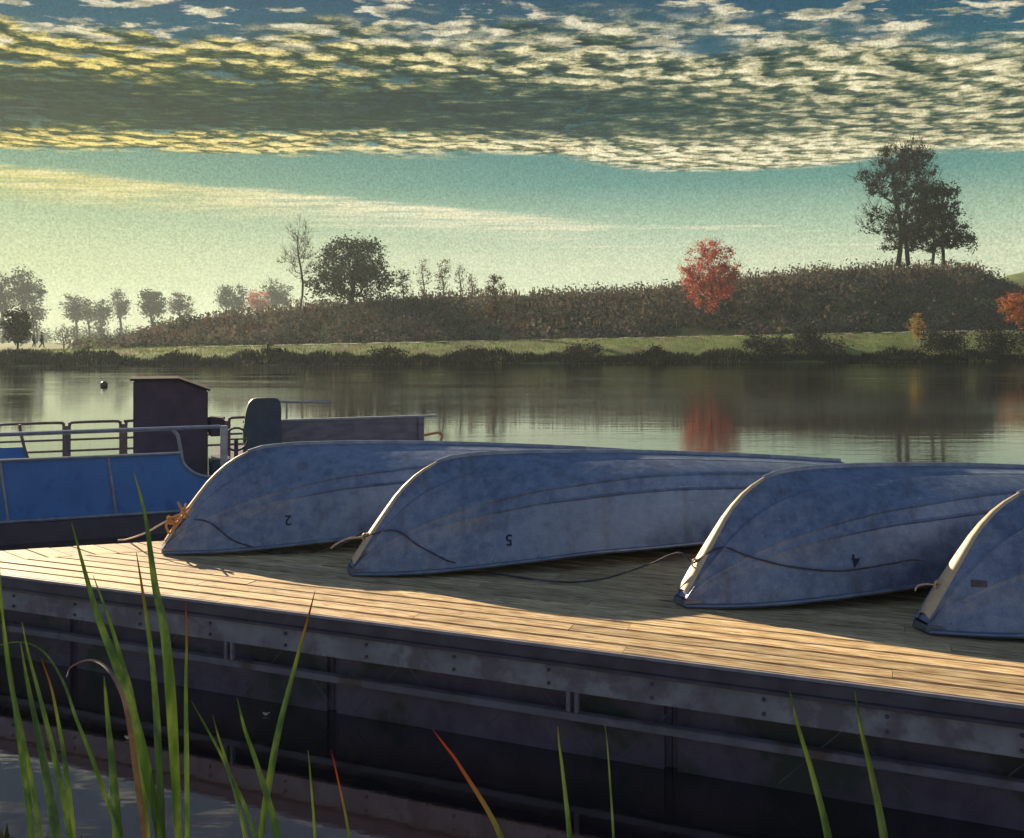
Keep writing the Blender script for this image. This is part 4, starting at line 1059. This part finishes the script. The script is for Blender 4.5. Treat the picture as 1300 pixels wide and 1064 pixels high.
person(43, 441.5, 88, 1.58, R(10), 'person in dark green, left one of the two walkers beside the oval tree', .5, dk3, dk2)

# ------------------------------------------------------------------ foreground reeds
def blade_mat():
    m = bpy.data.materials.new('reed_blade'); m.use_nodes = True; nt = m.node_tree; nt.nodes.clear(); g = G(nt)
    b = g.n('ShaderNodeBsdfPrincipled'); out = g.n('ShaderNodeOutputMaterial'); b.inputs['Roughness'].default_value = .45
    a = g.n('ShaderNodeAttribute', attribute_name='along'); w = g.n('ShaderNodeAttribute', attribute_name='withered'); x = g.n('ShaderNodeAttribute', attribute_name='across')
    t = g.n('ShaderNodeTexCoord'); n = g.noise(mapn(g, t.outputs['Object'], (30, 30, 5)), 1., 5, .6)
    green = g.mix(g.sm(n, .35, .7), (.13, .22, .045, 1), (.40, .46, .13, 1))
    vein = g.m('SINE', g.mul(x.outputs['Fac'], 44.)); green = g.mix(g.sm(vein, .2, 1., 0., .35), green, (.22, .34, .07, 1))
    dry = g.ramp(g.add(a.outputs['Fac'], g.mul(g.sub(n, .5), .12)), [(0, (.16, .22, .05, 1)), (.55, (.34, .36, .06, 1)), (.80, (.50, .30, .05, 1)), (.94, (.48, .13, .03, 1)), (1, (.30, .08, .04, 1))])
    lo = g.sub(1.05, g.mul(w.outputs['Fac'], .30))
    c = g.mix(g.sm(g.add(a.outputs['Fac'], g.mul(g.sub(n, .5), .08)), lo, g.add(lo, .22)), green, dry)
    c = g.mix(g.sm(a.outputs['Fac'], .52, .25), c, (.42, .37, .24, 1))
    g.put(b.inputs['Base Color'], c)
    tr = g.n('ShaderNodeBsdfTranslucent'); g.put(tr.inputs[0], c); mx = g.n('ShaderNodeMixShader'); mx.inputs[0].default_value = .45
    g.put(mx.inputs[1], b.outputs[0]); g.put(mx.inputs[2], tr.outputs[0]); g.put(out.inputs[0], mx.outputs[0]); return m
M['blade'] = blade_mat()
M['dryblade'] = material('dead_blade', (.30, .19, .12), (.45, .33, .22), .6, 0, 12., trans=.3)
def blade(pts, Y, w, wither=.3, mat=None, parent=None, tip=.0, label=None):
    """pts tip -> lower, photo pixels; carried on down to the bank"""
    (x1, y1), (x0, y0) = pts[-1], pts[-2]
    dxy = (x1 - x0) / max(y1 - y0, 5); px, py = list(pts), None
    ex = [(x1 + dxy * 90 * .8, y1 + 90), (x1 + dxy * 200 * .55, y1 + 210)]
    q = [P(a, b, Y + .05 * math.sin(i)) for i, (a, b) in enumerate(pts + ex)]
    d_ = (q[-1] - q[-2]); gz = .06
    if q[-1].z > gz: q.append(Vector((q[-1].x + d_.x * .4, q[-1].y, gz)))
    sp = spline(q, 5)[::-1]; n = len(sp); sc = Y / F; v = []; f = []; al = []; ac = []
    ln = [0]
    for i in range(1, n): ln.append(ln[-1] + (sp[i] - sp[i - 1]).length)
    tw0 = random.uniform(-.5, .5); tw1 = random.uniform(-.5, .5)
    for i, p in enumerate(sp):
        t = ln[i] / ln[-1]; tan = (sp[min(i + 1, n - 1)] - sp[max(i - 1, 0)]).normalized()
        view = (EYE - p).normalized(); side = tan.cross(view).normalized(); fr = side.cross(tan).normalized()
        rot = Matrix.Rotation(tw0 + (tw1 - tw0) * t, 3, tan); side = rot @ side; fr = rot @ fr
        ww = w * .84 * sc * .5 * min(1, ((1 - t) * 3.2 + tip)) ** .8 * (.45 + .55 * min(1, max(0, t - .25) * 2.6)) + .0006
        for c, dpt in ((-1, 0), (-.5, -.14), (0, -.22), (.5, -.14), (1, 0)): v.append(p + side * ww * c + fr * ww * dpt); al.append(t); ac.append(c)
        for c, dpt in ((.5, -.34), (0, -.46), (-.5, -.34)): v.append(p + side * ww * c + fr * ww * dpt); al.append(t); ac.append(c)
    for i in range(n - 1):
        for j in range(8): f.append((i * 8 + j, i * 8 + (j + 1) % 8, (i + 1) * 8 + (j + 1) % 8, (i + 1) * 8 + j))
    f.append(tuple(range(8))[::-1]); f.append(tuple((n - 1) * 8 + j for j in range(8)))
    off = parent.location if parent else Vector()
    me = bpy.data.meshes.new('blade'); me.from_pydata([tuple(a - off) for a in v], [], f)
    for nm, arr in (('along', al), ('across', ac), ('withered', [wither] * len(v))):
        at = me.attributes.new(nm, 'FLOAT', 'POINT'); at.data.foreach_set('value', arr)
    o = link('blade', me, mat or M['blade'], parent); smooth(o, R(60))
    if label: o['label'] = label
    return o
def plant(px, Y, label, blades):
    p = P(px, 1300, Y); root = empty('reed_plant', (p.x, p.y, .05)); tag(root, label, 'reed', 'reeds in the foreground')
    for b in blades: blade(*b[:1], b[1], b[2], *b[3:5], parent=root, label=(b[5] if len(b) > 5 else None))
    return root
plant(30, 2.3, 'clump of thin reeds at the left edge, with one blade bent over in an arch', [
    ([(-2, 700), (4, 790), (14, 868), (36, 974)], 2.35, 7, .1), ([(0, 765), (6, 800), (18, 890), (30, 974)], 2.3, 8, .0),
    ([(28, 790), (36, 830), (52, 890), (72, 974)], 2.2, 8, .0), ([(26, 815), (34, 862), (46, 920), (58, 980)], 2.1, 13, .0),
    ([(52, 835), (66, 877), (80, 950), (84, 980)], 2.25, 7, .75, None, 'orange-tipped blade'),
    ([(-12, 822), (24, 815), (55, 827), (80, 865), (97, 913), (121, 974)], 2.3, 5, .2)])
plant(150, 2.2, 'reed with two long broad green blades and a dead brown blade curled over', [
    ([(91, 664), (107, 723), (125, 785), (149, 848), (170, 913), (185, 974)], 2.2, 15, .12),
    ([(118, 730), (138, 785), (154, 838), (168, 890), (178, 974)], 2.28, 10, .0),
    ([(132, 858), (134, 880), (138, 925), (143, 978)], 2.1, 14, .0),
    ([(84, 860), (90, 847), (111, 838), (131, 844), (149, 868), (161, 903), (172, 974)], 2.15, 8, 0, M['dryblade'], 'dead brown curled blade')])
plant(205, 2.2, 'reed with the tallest green blade and a yellow-green one, left of the farthest left boat', [
    ([(170, 600), (181, 640), (187, 671), (197, 744), (208, 796), (216, 875), (222, 974)], 2.2, 15, .0),
    ([(173, 701), (180, 744), (190, 813), (197, 882), (202, 974)], 2.15, 10, .75, None, 'yellow-green blade with an orange tip'),
    ([(235, 762), (237, 800), (236, 882), (237, 974)], 2.3, 7, .8, None, 'thin orange-tipped blade'),
    ([(243, 890), (266, 931), (289, 976)], 2.0, 7, .1), ([(270, 908), (277, 934), (290, 976)], 2.0, 8, .5)])
plant(340, 2.3, 'reed with one long blade leaning right to a dark orange tip', [
    ([(400, 750), (391, 785), (374, 848), (356, 917), (345, 974)], 2.3, 10, .8, None, 'long leaning blade with a dark orange tip'),
    ([(301, 886), (311, 927), (328, 976)], 2.1, 11, .05), ([(420, 952), (428, 985)], 2.0, 5, 1.), ([(391, 952), (394, 985)], 2.0, 5, .2)])
plant(590, 2.0, 'low reed whose single blade leans left and has turned red', [([(549, 926), (566, 948), (586, 976)], 2.0, 9, 1.3, None, 'red-brown leaning blade')])
plant(715, 2.0, 'low reed at the bottom middle with a short green blade and a thin dry one', [([(708, 922), (710, 945), (715, 985)], 2.0, 9, .45), ([(768, 920), (771, 945), (774, 985)], 2.0, 4, .2)])
plant(1060, 1.9, 'low reed at the right, two pointed green blades crossing the steel dock side', [([(1003, 878), (1014, 925), (1032, 985)], 1.9, 12, .0), ([(1085, 877), (1093, 925), (1107, 985)], 1.9, 14, .1)])
# dense short reed litter covering the near bank
n = 5200; a_ = rng.uniform(-5.5, 2.5, n); d_ = rng.uniform(.9, 2.72, n)
xx = U.x * a_ + N.x * d_; yv = U.y * a_ + N.y * d_
mlit = leaf_mat('reed_litter', [(.018, .022, .010), (.04, .05, .018), (.10, .08, .035)], .2, 2.)
tag(leaf_obj('reed_litter', np.stack([xx, yv, -.04 + .14 * np.minimum(2.88 - d_, 1.5) + rng.uniform(-.02, .06, n)], 1), .14, mlit, up=.45),
    'short dead reed stubble covering the near bank', 'reeds', kind='stuff')
for (px, py, lab) in ((338, 908, 'pale fallen leaf floating in the dark water beside the long leaning reed'), (163, 938, 'tiny pale leaf floating in the water between the left reeds')):
    Y = CH * F / (py - HOR); p = P(px, py, Y); mb = MB(); w = 5 * Y / F
    ring = [(w * math.cos(a) * (1 - .3 * abs(math.sin(a))), w * .7 * math.sin(a), .004 + .01 * math.cos(a) ** 2) for a in np.linspace(0, 6.283, 13)[:-1]]
    mb.prism([Vector((p.x, p.y, 0)) + Vector(q) for q in ring], (0, 0, .003)); tag(mb.build('floating_leaf', M['pale_rope']), lab, 'leaf')

# ------------------------------------------------------------------ haze
mb = MB(); mb.box((0, 300, 16.5), (1420, 800, 38))
hz = mb.build('haze', None or bpy.data.materials.new('haze_air')); tag(hz, kind='stuff')
m = hz.data.materials[0]; m.use_nodes = True; m.node_tree.nodes.clear(); g = G(m.node_tree)
pv = g.n('ShaderNodeVolumePrincipled'); pv.inputs['Color'].default_value = (.80, .94, .95, 1); pv.inputs['Density'].default_value = .00045; pv.inputs['Anisotropy'].default_value = .35
o_ = g.n('ShaderNodeOutputMaterial'); g.put(o_.inputs['Volume'], pv.outputs[0])
tag(hz, 'pale morning haze over the lake', 'haze')
